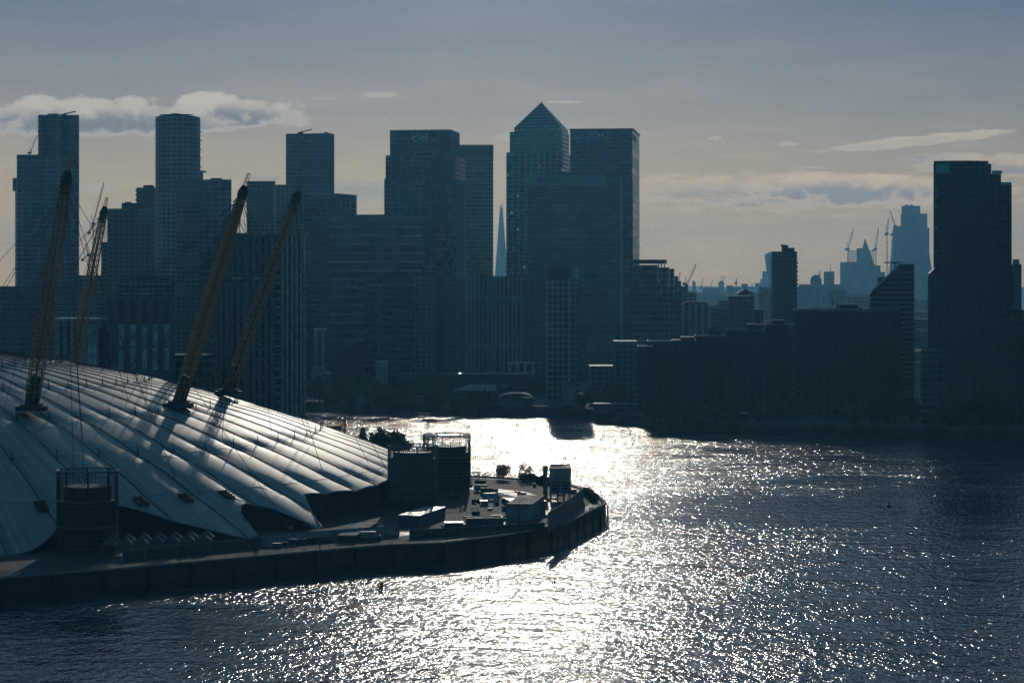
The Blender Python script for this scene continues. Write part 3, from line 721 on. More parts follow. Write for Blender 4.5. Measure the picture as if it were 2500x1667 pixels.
# lamp posts along the path and yard
def lamp_post(x, y, h, label, z=PZ):
    t = thing('lamp_post', (x, y, z), label, "lamp post", "lamp posts on the point")
    q = MB(); q.tube([(x, y, z), (x, y, z + h)], [.11, .06], 5); q.build('pole', DARK, t)
    q = MB(); q.tube([(x, y, z + h), (x + .9, y, z + h + .15)], .05, 4); q.box(x + .6, x + 1.3, y - .15, y + .15, z + h + .1, z + h + .25); q.build('lamp_head', DARK, t)
for px, D, h, lab in ((1152, 742, 6.5, "thin lamp post right of the ring topped vent tower, nearest to it"), (1169, 742, 6.2, "thin lamp post against the glitter, second from the ring topped vent tower"), (350, 520, 6, "dark lamp post in front of the tents"),
                      (524, 540, 6, "dark lamp post before the shaded dome foot near the arch"), (440, 516, 5, "lamp post on the path left of the arch"), (700, 545, 5, "lamp post below the small round arch"),
                      (1268, 600, 6, "lamp post beside the wide low shed"), (1400, 640, 5, "lamp post inside the tall fence")):
    lamp_post(X(px, D), D, h, lab)
# pipe bend (white curved rail) and small heaps of gear
t = MB(); ps = []
for k in range(14): a = R(-75 + k * 10); ps.append((X(1150, 642) + 2.6 * math.cos(a) - .6, 645 + 9 * math.sin(a), PZ + .9))
tag(t.tube(ps, .16, 5).build('guard_rail', WHITE), "bright curved white rail at the bend of the road beside the vent tower", "guard rail")
r = random.Random(21)
gl = ["pallet stack", "pipe stack", "skip", "crate"]
for i, (px, D, lab, cat, w_, h_) in enumerate(((1090, 590, "pale pallet stack right of the plant room", "pallets", 3, 1.0), (1105, 600, "second low pallet stack behind the plant room's right corner", "pallets", 3.5, .8),
        (1213, 618, "bright heap of planks beside the wide shed's left end", "timber", 2.6, .9), (1231, 612, "small sunlit heap of planks close to the wide shed", "timber", 2.2, .7),
        (1182, 655, "dark crate on the curved road's inner side", "crate", 2.2, 1.4), (1300, 640, "pale roof sheets stacked behind the low sheds", "sheet stack", 5, .8),
        (1310, 668, "long pale sheet stack leading to the box tower", "sheet stack", 8, .7), (1365, 640, "pale bench-like slab in front of the box tower", "slab", 5, .6), (1345, 622, "pale slab inside the tall fence", "slab", 4, .6),
        (1195, 583, "grey skip beside the riverside fence", "skip", 3, 1.5), (1075, 577, "pale crate by the path under the plant room", "crate", 2, .8), (958, 572, "grey crate near the hoarding's right end", "crate", 2.5, 1.1))):
    x = X(px, D); t = thing(cat.replace(' ', '_'), (x, D, PZ), lab, cat)
    for k in range(3):
        q = MB(); zz = PZ + .02 + h_ * k / 3; ja, jb = r.uniform(-.2, .2), r.uniform(-.2, .2)
        q.box(x - w_ / 2 + ja, x + w_ / 2 + ja, D + jb, D + jb + 1.6 + .4 * k, zz, zz + h_ / 3 - .03); q.build('layer', [GLINT, CLAD, CONC][(i + k) % 3], t)
def boxy(px, D, w_, d_, h_, m1, m2, name, lab, cat, grp=None, rot=0.0):
    c_, s_ = math.cos(rot), math.sin(rot); x = X(px, D); P = [(x + a * c_ - b * s_, D + a * s_ + b * c_) for a, b in ((-w_ / 2, -d_ / 2), (w_ / 2, -d_ / 2), (w_ / 2, d_ / 2), (-w_ / 2, d_ / 2))]
    t = thing(name, (x, D, PZ), lab, cat, grp); q = MB(); q.prism(P, PZ + .01, PZ + h_ * .8); q.build('body', m1, t); q = MB(); q.prism(grow(P, .06), PZ + h_ * .8 + .004, PZ + h_, bottom=True); q.build('lid', m2, t)
r2_ = random.Random(77)
for i in range(46):
    D = r2_.uniform(585, 730); lo, hi = 1095, (1330 if D < 640 else 1400)
    px = r2_.uniform(lo, hi)
    if X(px, D) > 4 + (D - 600) * .16: continue
    boxy(px, D, r2_.uniform(.8, 3.4), r2_.uniform(.5, 1.6), r2_.uniform(.3, 1.5), r2_.choice((DCONC, CLAD, BLUE, DARK)), r2_.choice((DCONC, CLAD, CONC, ROOF, BLUE)), 'crate', "small crate or box among the gear strewn over the yard on the point", "crate", "gear strewn over the yard", r2_.uniform(-.6, .6))
for i in range(16):
    D = 540 + i * 2.3 + r2_.uniform(-1, 1); px = 655 + i * 20 + r2_.uniform(-6, 6)
    boxy(px, D + 8, r2_.uniform(1, 3.0), .9, r2_.uniform(.6, 1.6), r2_.choice((DCONC, DARK, BLUE)), r2_.choice((GLINT, CLAD, CONC)), 'crate', "small crate stored behind the hoarding before the entrance recess", "crate", "crates behind the hoarding", r2_.uniform(-.4, .4))
def van(px, D, rot, lab, m1):
    c_, s_ = math.cos(rot), math.sin(rot); x = X(px, D); t = thing('van', (x, D, PZ), lab, "van"); T = lambda a, b: (x + a * c_ - b * s_, D + a * s_ + b * c_)
    q = MB(); prof = [(-2.6, .45), (2.5, .45), (2.6, 1.1), (1.9, 1.35), (1.3, 2.1), (-2.6, 2.15)]
    for b, sg in ((-.95, 1), (.95, -1)):
        pts = [(*T(a, b), PZ + z) for a, z in prof]; q.face(pts if sg > 0 else pts[::-1])
    for k in range(len(prof)):
        (a0, z0), (a1, z1) = prof[k], prof[(k + 1) % len(prof)]; q.face([(*T(a0, .95), PZ + z0), (*T(a1, .95), PZ + z1), (*T(a1, -.95), PZ + z1), (*T(a0, -.95), PZ + z0)])
    q.build('body', m1, t)
    q = MB(); q.face([(*T(1.87, -.85), PZ + 1.4), (*T(1.87, .85), PZ + 1.4), (*T(1.36, .85), PZ + 2.05), (*T(1.36, -.85), PZ + 2.05)]); q.build('windscreen', GLB_, t)
    for a in (-1.7, 1.7):
        for b in (-.9, .9): q = MB(); p0, p1 = T(a, b - .12), T(a, b + .12); q.tube([(*p0, PZ + .36), (*p1, PZ + .36)], .36, 10); q.build('wheel', DARK, t)
GLB_ = mat("vehicle_glass", (.02, .03, .035), .08, .8)
van(1200, 672, .5, "white van parked beside the curved road", WHITE); van(1248, 655, -.4, "dark van parked behind the wide low shed", DARK); van(1178, 700, .1, "grey van at the far end of the yard near the railing", CLAD); van(905, 566, .25, "pale van behind the hoarding below the grey vent tower", CLAD)
# people on the riverside path
SKIN = mat("skin", (.35, .22, .16), .6, .3); CLO = mat("dark_clothing", (.03, .035, .05), .8, .2); CLO2 = mat("grey_clothing", (.08, .08, .09), .8, .2)
def person(x, y, rz, label, step, cm):
    bones = [((0, 0, .92), .13), ((0, 0, 1.15), .13), ((0, 0, 1.42), .15), ((0, 0, 1.52), .06), ((0, .02, 1.62), .09), ((0, .02, 1.73), .08),
             ((.1, .02, .88), .09), ((.11, step * .5, .48), .065), ((.11, step, .07), .05), ((.11, step + .14, .03), .04),
             ((-.1, -.02, .88), .09), ((-.11, -step * .3, .48), .065), ((-.11, -step, .09), .05), ((-.11, -step + .13, .03), .04),
             ((.2, 0, 1.42), .06), ((.26, -step * .3, 1.15), .045), ((.25, -step * .2 + .08, .9), .035), ((.25, .1, .82), .03),
             ((-.2, 0, 1.42), .06), ((-.26, step * .3, 1.15), .045), ((-.25, step * .3 + .08, .9), .035), ((-.25, .16, .82), .03)]
    ed = [(0, 1), (1, 2), (2, 3), (3, 4), (4, 5), (0, 6), (6, 7), (7, 8), (8, 9), (0, 10), (10, 11), (11, 12), (12, 13), (2, 14), (14, 15), (15, 16), (16, 17), (2, 18), (18, 19), (19, 20), (20, 21)]
    me = bpy.data.meshes.new('person'); me.from_pydata([b[0] for b in bones], ed, []); me.materials.append(cm)
    o = bpy.data.objects.new('person', me); COL.objects.link(o); o.location = (x, y, PZ + .01); o.rotation_euler.z = rz
    m = o.modifiers.new('skin', 'SKIN'); m.use_smooth_shade = True
    for v_, b in zip(me.skin_vertices[0].data, bones): v_.radius = (b[1], b[1])
    me.skin_vertices[0].data[0].use_root = True
    o.modifiers.new('sub', 'SUBSURF').levels = 1
    tag(o, label, "person", "people walking on the riverside path")
for px, D, lab, cm in ((1441, 633, "person in dark clothes walking near the tip of the point, left of a pair", CLO), (1447, 634, "person in grey clothes walking near the tip, right of a pair", CLO2), (1429, 617, "lone person in dark clothes on the path behind the pair", CLO),
                       (622, 530, "person in dark clothes on the path below the arch", CLO), (628, 531, "person in grey on the path below the arch, right of another", CLO2), (781, 543, "person in dark clothes on the path left of the entrance recess", CLO)):
    y = D; x = X(px, D); person(x, y, random.uniform(0, 6), lab, .28, cm)
# navigation light tower behind the dome's tip
D0 = 835; x = X(891, D0); t = thing('beacon_tower', (x, D0, PZ), "narrow dark beacon tower with a thin mast at the point's far edge", "beacon")
q = MB(); q.tube([(x - .8, D0, PZ), (x - .8, D0, Z(1052, D0)), (x - .8, D0, Z(1044, D0))], [1.9, 1.2, .5], 6); q.build('tower', DCONC, t)
q = MB(); q.tube([(x, D0, Z(1050, D0)), (x, D0, Z(1016, D0))], .12, 4); q.box(x - 1.2, x + 1.2, D0 - .08, D0 + .08, Z(1047, D0), Z(1046, D0)); q.build('signal_mast', DARK, t)
# marker pile and buoy in the river
D0 = Dg(1440, 0); x = X(932, D0); t = thing('marker_pile', (x, D0, 0), "dark timber marker pile in the water below the river wall", "pile")
q = MB(); q.tube([(x, D0, -1), (x + .1, D0, 1.7)], .32, 6); q.tube([(x - .9, D0, -1), (x, D0, 1.6)], .2, 5); q.build('timber', BARK, t)
q = MB(); q.box(x - .5, x + .5, D0 - .1, D0 + .1, 1.3, 1.8); q.build('mark', DARK, t)
D0 = Dg(1236, 0); x = X(2170, D0); t = thing('buoy', (x, D0, 0), "small dark buoy alone on the river at the right", "buoy")
q = MB(); q.tube([(x, D0, -.3), (x, D0, .5), (x, D0, .75)], [.9, .8, .25], 10); q.build('float', DARK, t); q = MB(); q.tube([(x, D0, .7), (x, D0, 1.7)], [.25, .1], 6); q.build('topmark', DARK, t)
# ================================================================ CITY
F_BLUE = facade("blue_curtain_wall", (.016, .05, .09), (.04, .10, .14), 3.8, 3.0, .22, .06, .18, .6)
F_TEAL = facade("teal_curtain_wall", (.018, .055, .06), (.045, .085, .082), 5.25, 6.0, .22, .0, .2, .45)
F_STRIPE = facade("striped_curtain_wall", (.018, .04, .06), (.12, .17, .19), 6.6, 6.0, .13, .0, .2, .5)
F_STRIPE2 = facade("banded_flats_wall", (.03, .045, .055), (.05, .06, .065), 3.2, 7.0, .36, .05, .3, .5)
F_STEEL = facade("square_window_steel_wall", (.006, .010, .012), (.13, .155, .14), 3.95, 3.0, .42, .36, .15, .5, lit=0.012)  # its glowing panes stand in for sun glinting through the windows
F_DARK = facade("dark_glass_wall", (.012, .022, .028), (.030, .045, .05), 4.0, 3.0, .25, .10, .15, .6, lit=.0015)
F_CHECK = facade("checker_panel_wall", (.03, .05, .06), (.10, .12, .12), 3.3, 4.2, .32, .22, .25, .9)
F_FIN = facade("fin_wall", (.018, .028, .035), (.095, .11, .115), 30.0, 2.6, .04, .42, .25, .5)
F_FIN2 = facade("wide_fin_wall", (.014, .024, .03), (.09, .10, .10), 3.3, 4.6, .10, .45, .25, .5)
F_FLAT = facade("flats_wall", (.022, .03, .034), (.06, .065, .065), 3.0, 3.4, .42, .3, .3, .7, lit=.001)
F_FLATD = facade("dark_flats_wall", (.008, .012, .016), (.013, .016, .018), 3.0, 3.6, .38, .34, .3, .7, lit=.0006)
F_BRICK = facade("brick_flats_wall", (.02, .03, .035), (.075, .055, .042), 3.0, 3.2, .5, .45, .4, .6)
F_GREEN = facade("green_glass_wall", (.02, .06, .055), (.06, .10, .095), 4.0, 2.4, .2, .12, .12, .7)
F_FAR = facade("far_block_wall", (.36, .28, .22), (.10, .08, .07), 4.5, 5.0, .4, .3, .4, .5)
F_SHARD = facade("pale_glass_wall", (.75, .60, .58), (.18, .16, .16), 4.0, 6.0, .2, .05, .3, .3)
F_SIDE = facade("sky_sheen_side_wall", (.55, .6, .62), (.10, .11, .12), 8.0, 40.0, .08, .0, .25, .1, spec=1.0)  # pale pane colour stands in for sky reflected at a grazing angle
BALC = mat("balcony_slab", (.24, .25, .25), .5, .5, nscale=.2)
GLB = mat("balcony_glass", (.08, .12, .13), .15, .6)
LOGO_W = mat("white_sign", (.85, .88, .88), .5, .4); LOGO_D = mat("dark_sign", (.02, .022, .03), .5, .4); LOGO_B = mat("blue_sign", (.02, .04, .12), .5, .4); LOGO_R = mat("red_sign", (.18, .03, .03), .5, .4)

def bld(label, tiers, fm, name='tower', cat='tower', group=None):
    p = tiers[0][0]; t = thing(name, (sum(q[0] for q in p) / len(p), sum(q[1] for q in p) / len(p), tiers[0][1]), label, cat, group)
    for k, tr in enumerate(tiers):
        q = MB(); q.prism(tr[0], tr[1], tr[2]); q.build(tr[4] if len(tr) > 4 else ('wall' if len(tiers) == 1 else 'tier'), [tr[3] if len(tr) > 3 and tr[3] else fm, ROOF], t)
    return t
def add(t, name, mb, m, **k): return mb.build(name, m, t, **k)
def plant(t, x0, x1, py, D, depth, z0, m=None, name='roof_plant'):
    q = MB(); q.box(X(x0, D), X(x1, D), D, D + depth, z0, Z(py, D)); return q.build(name, m or DARK, t)
def parapet(t, poly, z, h=1.2, m=None):
    q = MB(); P = grow(poly, .12); q.prism(P + [P[0]], z, z + h, closed=False)
    q.prism(list(reversed(grow(poly, -.5) + [grow(poly, -.5)[0]])), z, z + h, closed=False)
    I = grow(poly, -.5)
    for i in range(len(P)): j = (i + 1) % len(P); q.face([(*P[i], z + h), (*P[j], z + h), (*I[j], z + h), (*I[i], z + h)])
    q.build('parapet', m or CLAD, t)
def slabs(t, poly, z0, z1, step, out=.35, th=.35, m=None, name='floor_edges'):
    q = MB(); P = grow(poly, out); z = z0
    while z < z1: q.prism(P, z, z + th, bottom=True); z += step
    return q.build(name, m or BALC, t)
def fins(t, a, b, z0, z1, step, dep=.5, wd=.4, m=None, name='fins'):
    q = MB(); L = math.hypot(b[0] - a[0], b[1] - a[1]); tx, ty = (b[0] - a[0]) / L, (b[1] - a[1]) / L; nx, ny = ty, -tx; s_ = step / 2
    while s_ < L:
        x, y = a[0] + tx * s_, a[1] + ty * s_
        q.prism([(x - tx * wd / 2 + nx * dep, y - ty * wd / 2 + ny * dep), (x + tx * wd / 2 + nx * dep, y + ty * wd / 2 + ny * dep), (x + tx * wd / 2 - nx * .05, y + ty * wd / 2 - ny * .05), (x - tx * wd / 2 - nx * .05, y - ty * wd / 2 - ny * .05)], z0, z1)
        s_ += step
    return q.build(name, m or CLAD, t)
def mastlet(t, px, D, py0, py1, r=.25, dy_=5, name='antenna'):
    q = MB(); q.tube([(X(px, D), D + dy_, Z(py0, D)), (X(px, D), D + dy_, Z(py1, D))], [r, r * .5], 4); q.build(name, DARK, t)
def bmu(t, px, D, py, s_=1.0, dir_=1):
    """roof cleaning cradle crane"""
    z = Z(py, D); x = X(px, D); y = D + 8; q = MB(); q.box(x - 2 * s_, x + 2 * s_, y, y + 3, z - .2, z + 1.2 * s_); q.tube([(x, y + 1, z + 1.2 * s_), (x + dir_ * 9 * s_, y + 1, z + 3.2 * s_)], .45 * s_, 4); q.build('cleaning_cradle_arm', DARK, t)
def balconies(t, x0, x1, y0, y1, z0, z1, step, nm=60, rail=True):
    z = z0; k = 0
    while z < z1 and k < nm:
        q = MB(); q.box(x0, x1, y0, y1, z, z + .28); b = q.build('balcony', BALC, t)
        if rail: q = MB(); q.box(x0 + .03, x1 - .03, y0 + .03, y0 + .1, z + .283, z + 1.25); q.build('railing', GLB, b)
        z += step; k += 1
def text_part(t, s_, px, py, D, hpx, m, name='sign', wpx=None, off=.35):
    cu = bpy.data.curves.new(name, 'FONT'); cu.body = s_; cu.size = 1.0; cu.extrude = .03; cu.resolution_u = 4
    o = bpy.data.objects.new('tmp', cu); COL.objects.link(o); dg = bpy.context.evaluated_depsgraph_get(); me = bpy.data.meshes.new_from_object(o.evaluated_get(dg)); bpy.data.objects.remove(o)
    xs = [v_.co.x for v_ in me.vertices]; ys = [v_.co.y for v_ in me.vertices]
    h = hpx / FPX * D; sy = h / (max(ys) - min(ys)); sx = sy if wpx is None else (wpx / FPX * D) / (max(xs) - min(xs))
    mx, my = min(xs), min(ys)
    for v_ in me.vertices: v_.co = Vector((X(px, D) + (v_.co.x - mx) * sx, D - off - v_.co.z * 2, Z(py, D) + (v_.co.y - my) * sy))
    me.materials.clear(); me.materials.append(m); ob = bpy.data.objects.new(name, me); COL.objects.link(ob); ob.parent = t; ob.matrix_parent_inverse = Matrix_inv(t); return ob

# ---- far left
p = front_box(-60, 190, 1300, 30); t = bld("low striped block at the far left edge behind the dome", [(p, GZ, Z(699, 1300))], F_STRIPE2, 'office_block', 'building'); slabs(t, p, GZ + 4, Z(703, 1300), 3.2, .5, .6, CLAD)
D0 = 1900
A_ = front_box(93, 193, D0 + 12, 26); B_ = front_box(41, 184, D0, 34)
t = bld("tall twin slab glass tower at the left with a lower left half and shoulder crane", [(B_, GZ, Z(381, D0)), (A_, GZ, Z(281, D0 + 12)), (front_box(37, 40.8, D0 + 2, 20), GZ, Z(467, D0 + 2)), (front_box(31, 40.8, D0 + 6, 8), Z(465, D0), Z(434, D0))], F_BLUE)
for px in (54, 110, 147, 160):
    D1 = D0 if px < 93 else D0 + 12; q = MB(); q.box(X(px, D1), X(px + 3, D1), D0 - .6, D0 + 12.5, GZ, Z(285 if px > 93 else 384, D1)); q.build('service_spine', CLAD if px in (54, 147) else BLACK, t)
z = Z(700, D0 + 12); k = 0
balconies(t, X(185, D0 + 12), X(194.5, D0 + 12), D0 + 8, D0 + 12, Z(690, D0), Z(290, D0), 3.9, 48, False)
bmu(t, 150, D0, 281, 1.1, 1); plant(t, 116, 142, 278, D0 + 16, 8, Z(281, D0) - .2)
parapet(t, B_, Z(381, D0), 1.0, DARK)
D0 = 1600; p = front_box(190, 263, 1500, 25); bld("low dark block between the twin slab tower and the square flats", [(p, GZ, Z(672, 1500))], F_FLAT, 'block', 'building')
p = front_box(247, 268, 1620, 20); bld("narrow hazy block half hidden behind the flat topped square tower", [(p, GZ, Z(591, 1620))], F_FLAT, 'block', 'building')
D0 = 1500; p = front_box(262, 375, D0, 34); q2 = front_box(297, 352, D0 + 5, 18)
t = bld("square flat topped tower with a wide roof box, left of the cylindrical tower", [(p, GZ, Z(514, D0)), (q2, Z(514, D0) - .1, Z(496, D0 + 5), DARK, 'roof_plant')], F_FLAT); parapet(t, p, Z(514, D0), 1.2)
plant(t, 305, 318, 493, D0 + 9, 5, Z(496, D0 + 5) - .1)
D0 = 1800; p = front_box(333, 380, D0, 25); t = bld("hazy flats with projecting floor edges just left of the cylindrical tower", [(p, GZ, Z(458, D0))], F_FLAT, 'block_of_flats', 'tower'); slabs(t, p, Z(600, D0), Z(455, D0), 3.6, 1.4, .5); plant(t, 350, 372, 452, D0 + 5, 9, Z(458, D0))
# cylinder tower
D0 = 1700; rr = (X(483, D0) - X(373, D0)) / 2; cx_ = X(428, D0); c = circle(cx_, D0 + rr * .8, rr, 48, rr * .8)
t = bld("tall cylindrical tower with a checkered facade", [(c, GZ, Z(284, D0))], F_CHECK)
q = MB(); q.prism(c, Z(284, D0) - .05, lambda pt: Z(284, D0) + 2.2 * (1 - abs(pt[0] - cx_) / rr)); q.build('roof', DARK, t)
slabs(t, c, Z(700, D0), Z(288, D0), 3.3, .25, .3, DCONC); q = MB()
q.tube([(cx_ - 13, D0 + 10, Z(278, D0)), (cx_ + 12, D0 + 10, Z(277.5, D0))], .35, 4); q.tube([(cx_ - 2, D0 + 10, Z(284, D0)), (cx_ - 2, D0 + 10, Z(277, D0))], .4, 4); q.build('roof_rail', DARK, t)
balconies(t, X(481, D0), X(484.5, D0), D0 + 14, D0 + 22, Z(690, D0), Z(300, D0), 6.6, 40, False)
# behind right of cylinder
D0 = 1900; p = front_box(470, 496, D0, 12); t = bld("small rooftop pavilion block peeping out right of the cylindrical tower", [(p, GZ, Z(421, D0))], F_GREEN, 'block', 'building'); q = MB(); q.box(X(468, D0), X(499, D0), D0 - 1, D0 + 13, Z(420, D0), Z(417, D0)); q.build('roof_canopy', CLAD, t)
D0 = 1600; p = front_box(428, 488, D0, 24); t = bld("balcony striped tower with pale floor edges right of the cylindrical tower", [(p, GZ, Z(439, D0))], F_FLAT); slabs(t, p, Z(720, D0), Z(442, D0), 3.45, 1.3, .8, CLAD, 'balcony_bands')
p = front_box(488.3, 565, D0 + 2, 26); t = bld("plain blue tower with a stepped roof beside the balcony striped tower", [(p, GZ, Z(438, D0)), (front_box(514, 542, D0 + 6, 10), Z(438, D0) - .1, Z(434, D0), DARK, 'roof_plant')], F_BLUE)
fins(t, p[0], p[1], GZ, Z(439, D0), 5.5, .5, .7)
p = front_box(488, 532, 1330, 20); bld("narrow dark glass block behind the glinting mast", [(p, GZ, Z(614, 1330))], F_DARK, 'block', 'building')
D0 = 1750; p = front_box(602, 672, D0, 26); t = bld("broad blue tower left of the pale hotel tower, roof slightly notched", [(p, GZ, Z(447, D0)), (front_box(672.3, 742, D0 + 1, 24), GZ, Z(451, D0))], F_FLAT); parapet(t, p, Z(447, D0), 1.4, DARK)
# slab tower
D0 = 2000; p = quad(698, 806, D0, 12, 815); t = bld("tall rectangular glass slab tower with a pale ribbed side", [(p, GZ, Z(326, D0))], F_BLUE); parapet(t, p, Z(326, D0) - 1.2, 1.4, DARK); fins(t, p[1], p[2], GZ, Z(326, D0), 4.2, .5, 1.0); bmu(t, 731, D0, 325, 1.1); plant(t, 791, 800, 323, D0 + 9, 4, Z(327, D0) - .1)
slabs(t, p, Z(500, D0), Z(328, D0), 3.9, .12, .5, mat("slab_edge", (.05, .08, .09), .4))
D0 = 1900; p = quad(735, 826, D0, 22, 871); t = bld("lower broad dark blue office block with an angled corner right of the slab tower", [(p, GZ, Z(475, D0))], F_DARK, 'office_block', 'office block'); fins(t, p[1], p[2], Z(600, D0), Z(476, D0), 9, .5, .5)
parapet(t, p, Z(475, D0), .8, CLAD)
# pale hotel tower by the dome
D0 = 985; p = front_box(530, 745, D0, 22); zt = Z(574, D0)
t = bld("wide hotel tower with pale vertical fins standing behind the dome", [(p, PZ, zt)], F_DARK, 'hotel_tower', 'hotel')
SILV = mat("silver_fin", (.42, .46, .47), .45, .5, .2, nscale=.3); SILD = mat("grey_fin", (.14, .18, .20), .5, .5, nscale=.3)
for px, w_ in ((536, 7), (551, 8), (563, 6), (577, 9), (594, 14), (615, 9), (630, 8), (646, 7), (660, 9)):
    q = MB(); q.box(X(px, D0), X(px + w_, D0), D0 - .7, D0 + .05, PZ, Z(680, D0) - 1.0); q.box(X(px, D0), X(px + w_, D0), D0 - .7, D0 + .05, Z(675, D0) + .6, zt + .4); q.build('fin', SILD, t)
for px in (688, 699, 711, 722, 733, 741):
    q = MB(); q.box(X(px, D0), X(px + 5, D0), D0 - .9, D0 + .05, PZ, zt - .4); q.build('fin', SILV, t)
q = MB(); q.box(X(530, D0), X(741, D0), D0 - .5, D0 + .02, Z(683, D0), Z(674, D0)); q.build('sign_band', SILD, t)
text_part(t, "Arora", 568, 682.3, D0, 6.2, LOGO_W, wpx=22, off=.6); text_part(t, "Tower", 617, 682.3, D0, 6.2, LOGO_W, wpx=25, off=.6)
for k in range(24):
    zz = PZ + 3 + k * 3.35
    q = MB(); q.box(X(672, D0), X(686, D0), D0 - .5, D0 + .02, zz, zz + .5); q.build('floor_edge', SILV, t)
balconies(t, X(742.5, D0), X(745.6, D0), D0 - 1.4, D0 + 3, PZ + 4, zt - 20, 3.35, 18)
q = MB(); q.box(X(528, D0), X(745.5, D0), D0 - .3, D0 + 22.3, zt + .003, zt + .9); q.build('parapet', CLAD, t)
balconies(t, X(521, D0), X(527, D0), D0 - 1, D0 + 4, PZ + 4, Z(760, D0), 3.35, 14)
# hotel block with tall window strips
D0 = 955; p = front_box(265, 428, D0, 24); t = bld("broad hotel block with five tall window strips behind the dome's crest", [(p, PZ, Z(729, D0)), (front_box(288, 425, D0 + 3, 18), Z(729, D0) - .1, Z(680, D0), F_GREEN, 'glazed_top')], mat("grey_green_cladding", (.12, .14, .15), .6, .4, nscale=.08, namp=.2), 'hotel_block', 'hotel')
GLZ = mat("pale_teal_glazing", (.30, .48, .46), .18, .6, nscale=.25, namp=.45); GLD = mat("dark_glazing", (.015, .022, .028), .12, .6, nscale=.4, namp=.5)
for px in (290, 319, 347, 373, 401):
    for a, b, m__ in ((734, 760, GLD), (762, 790, GLD), (792, 844, GLZ), (848, 902, GLZ)):
        q = MB(); q.box(X(px, D0), X(px + 12, D0), D0 - .12, D0 + .02, Z(b, D0), Z(a, D0)); q.build('window', m__, t)
slabs(t, front_box(288, 425, D0 + 3, 18), Z(727, D0), Z(681, D0), 3.4, .3, .4, CLAD); plant(t, 330, 385, 675, D0 + 8, 6, Z(680, D0) - .1)
D0 = 945; p = front_box(131, 240, D0, 20); t = bld("low white panelled block behind the dome between the two left masts", [(p, PZ, Z(780, D0))], CLAD, 'block', 'building')
for px in (146, 164, 180, 216, 228):
    q = MB(); q.box(X(px, D0), X(px + 7, D0), D0 - .12, D0 + .02, Z(905, D0), Z(794, D0)); q.build('window', GLZ if px > 200 else GLD, t)
    q = MB(); q.box(X(px, D0), X(px + 6, D0), D0 - .12, D0 + .02, Z(790, D0), Z(785, D0)); q.build('vent_opening', BLACK, t)
q = MB(); q.box(X(131, D0) - .2, X(240, D0) + .2, D0 - .25, D0 + 20.2, Z(780, D0) + .003, Z(780, D0) + .6); q.build('coping', WHITE, t)
p = front_box(240, 266, D0 + 8, 14); bld("dark recessed link block left of the window strip hotel", [(p, PZ, Z(800, D0))], F_DARK, 'block', 'building')
p = front_box(428, 522, D0 + 20, 18); bld("low dark link block between the two hotel buildings", [(p, PZ, Z(870, D0))], F_DARK, 'block', 'building')
# striped bank block
D0 = 1750; p = front_box(803, 975, D0, 32); p2 = quad(975.3, 1008, D0 + 3, 8, depth=28)
t = bld("wide office block with thin bright floor lines and a pale top band", [(p, GZ, Z(524, D0)), (front_box(976, 1032, D0 + 4, 28), GZ, Z(526, D0))], F_STRIPE, 'office_block', 'office block')
LB = mat("light_blue_band", (.10, .15, .19), .5, .4, nscale=.1, namp=.1)
q = MB(); q.box(X(805, D0), X(986, D0), D0 - .5, D0 - .01, Z(543, D0), Z(525, D0)); q.build('top_band', LB, t)
q = MB(); q.box(X(1000, D0), X(1031, D0), D0 + 3.4, D0 + 3.99, Z(545, D0), Z(526, D0)); q.build('top_band', LB, t)
q = MB(); q.tube([(X(801, D0), D0 - .5, GZ), (X(801, D0), D0 - .5, Z(526, D0))], .8, 6); q.build('corner_mast', DARK, t)
slabs(t, p, Z(830, D0), Z(545, D0), 6.6, .3, .45, CLAD)
# Citi tower
D0 = 2000
low = quad(938, 1113, D0, 8, 1137); mid = quad(941.5, 1112, D0 + 1, 8, 1136); up = quad(952, 1100, D0 + 5, 9, 1122)
t = bld("big dark glass bank tower lettered citi at its top", [(low, GZ, Z(435, D0)), (mid, Z(435, D0) - .1, Z(378, D0)), (up, Z(378, D0) - .1, Z(318, D0))], F_DARK)
fins(t, low[0], low[1], GZ, Z(436, D0), 9.3, .5, .45, mat("pale_green_fin", (.10, .15, .13), .4)); fins(t, mid[0], mid[1], Z(434, D0), Z(379, D0), 9.3, .5, .45, mat("pale_green_fin_upper", (.10, .15, .13), .4))
fins(t, up[1], up[2], Z(378, D0), Z(320, D0), 2.4, .4, .5); fins(t, low[1], low[2], GZ, Z(436, D0), 2.6, .4, .6)
slabs(t, up, Z(378, D0), Z(318, D0), 4, .12, .25, mat("dark_ledge", (.03, .05, .05), .4)); parapet(t, up, Z(318, D0), .9, CLAD)
text_part(t, "citi", 1006, 346, D0 + 3.0, 17, LOGO_W, wpx=37, off=-.6 + 4.5)
# tower behind right of citi
D0 = 2250; p = front_box(1120, 1204, D0, 34); t = bld("glass tower with a dark crown band between the citi tower and the distant spire", [(p, GZ, Z(384, D0)), (grow(p, .4), Z(384, D0) - .05, Z(356, D0), DARK, 'crown')], F_GREEN); parapet(t, p, Z(356, D0), .9, WHITE)
slabs(t, p, Z(670, D0), Z(386, D0), 4.0, .15, .4, mat("green_ledge", (.04, .08, .08), .4))
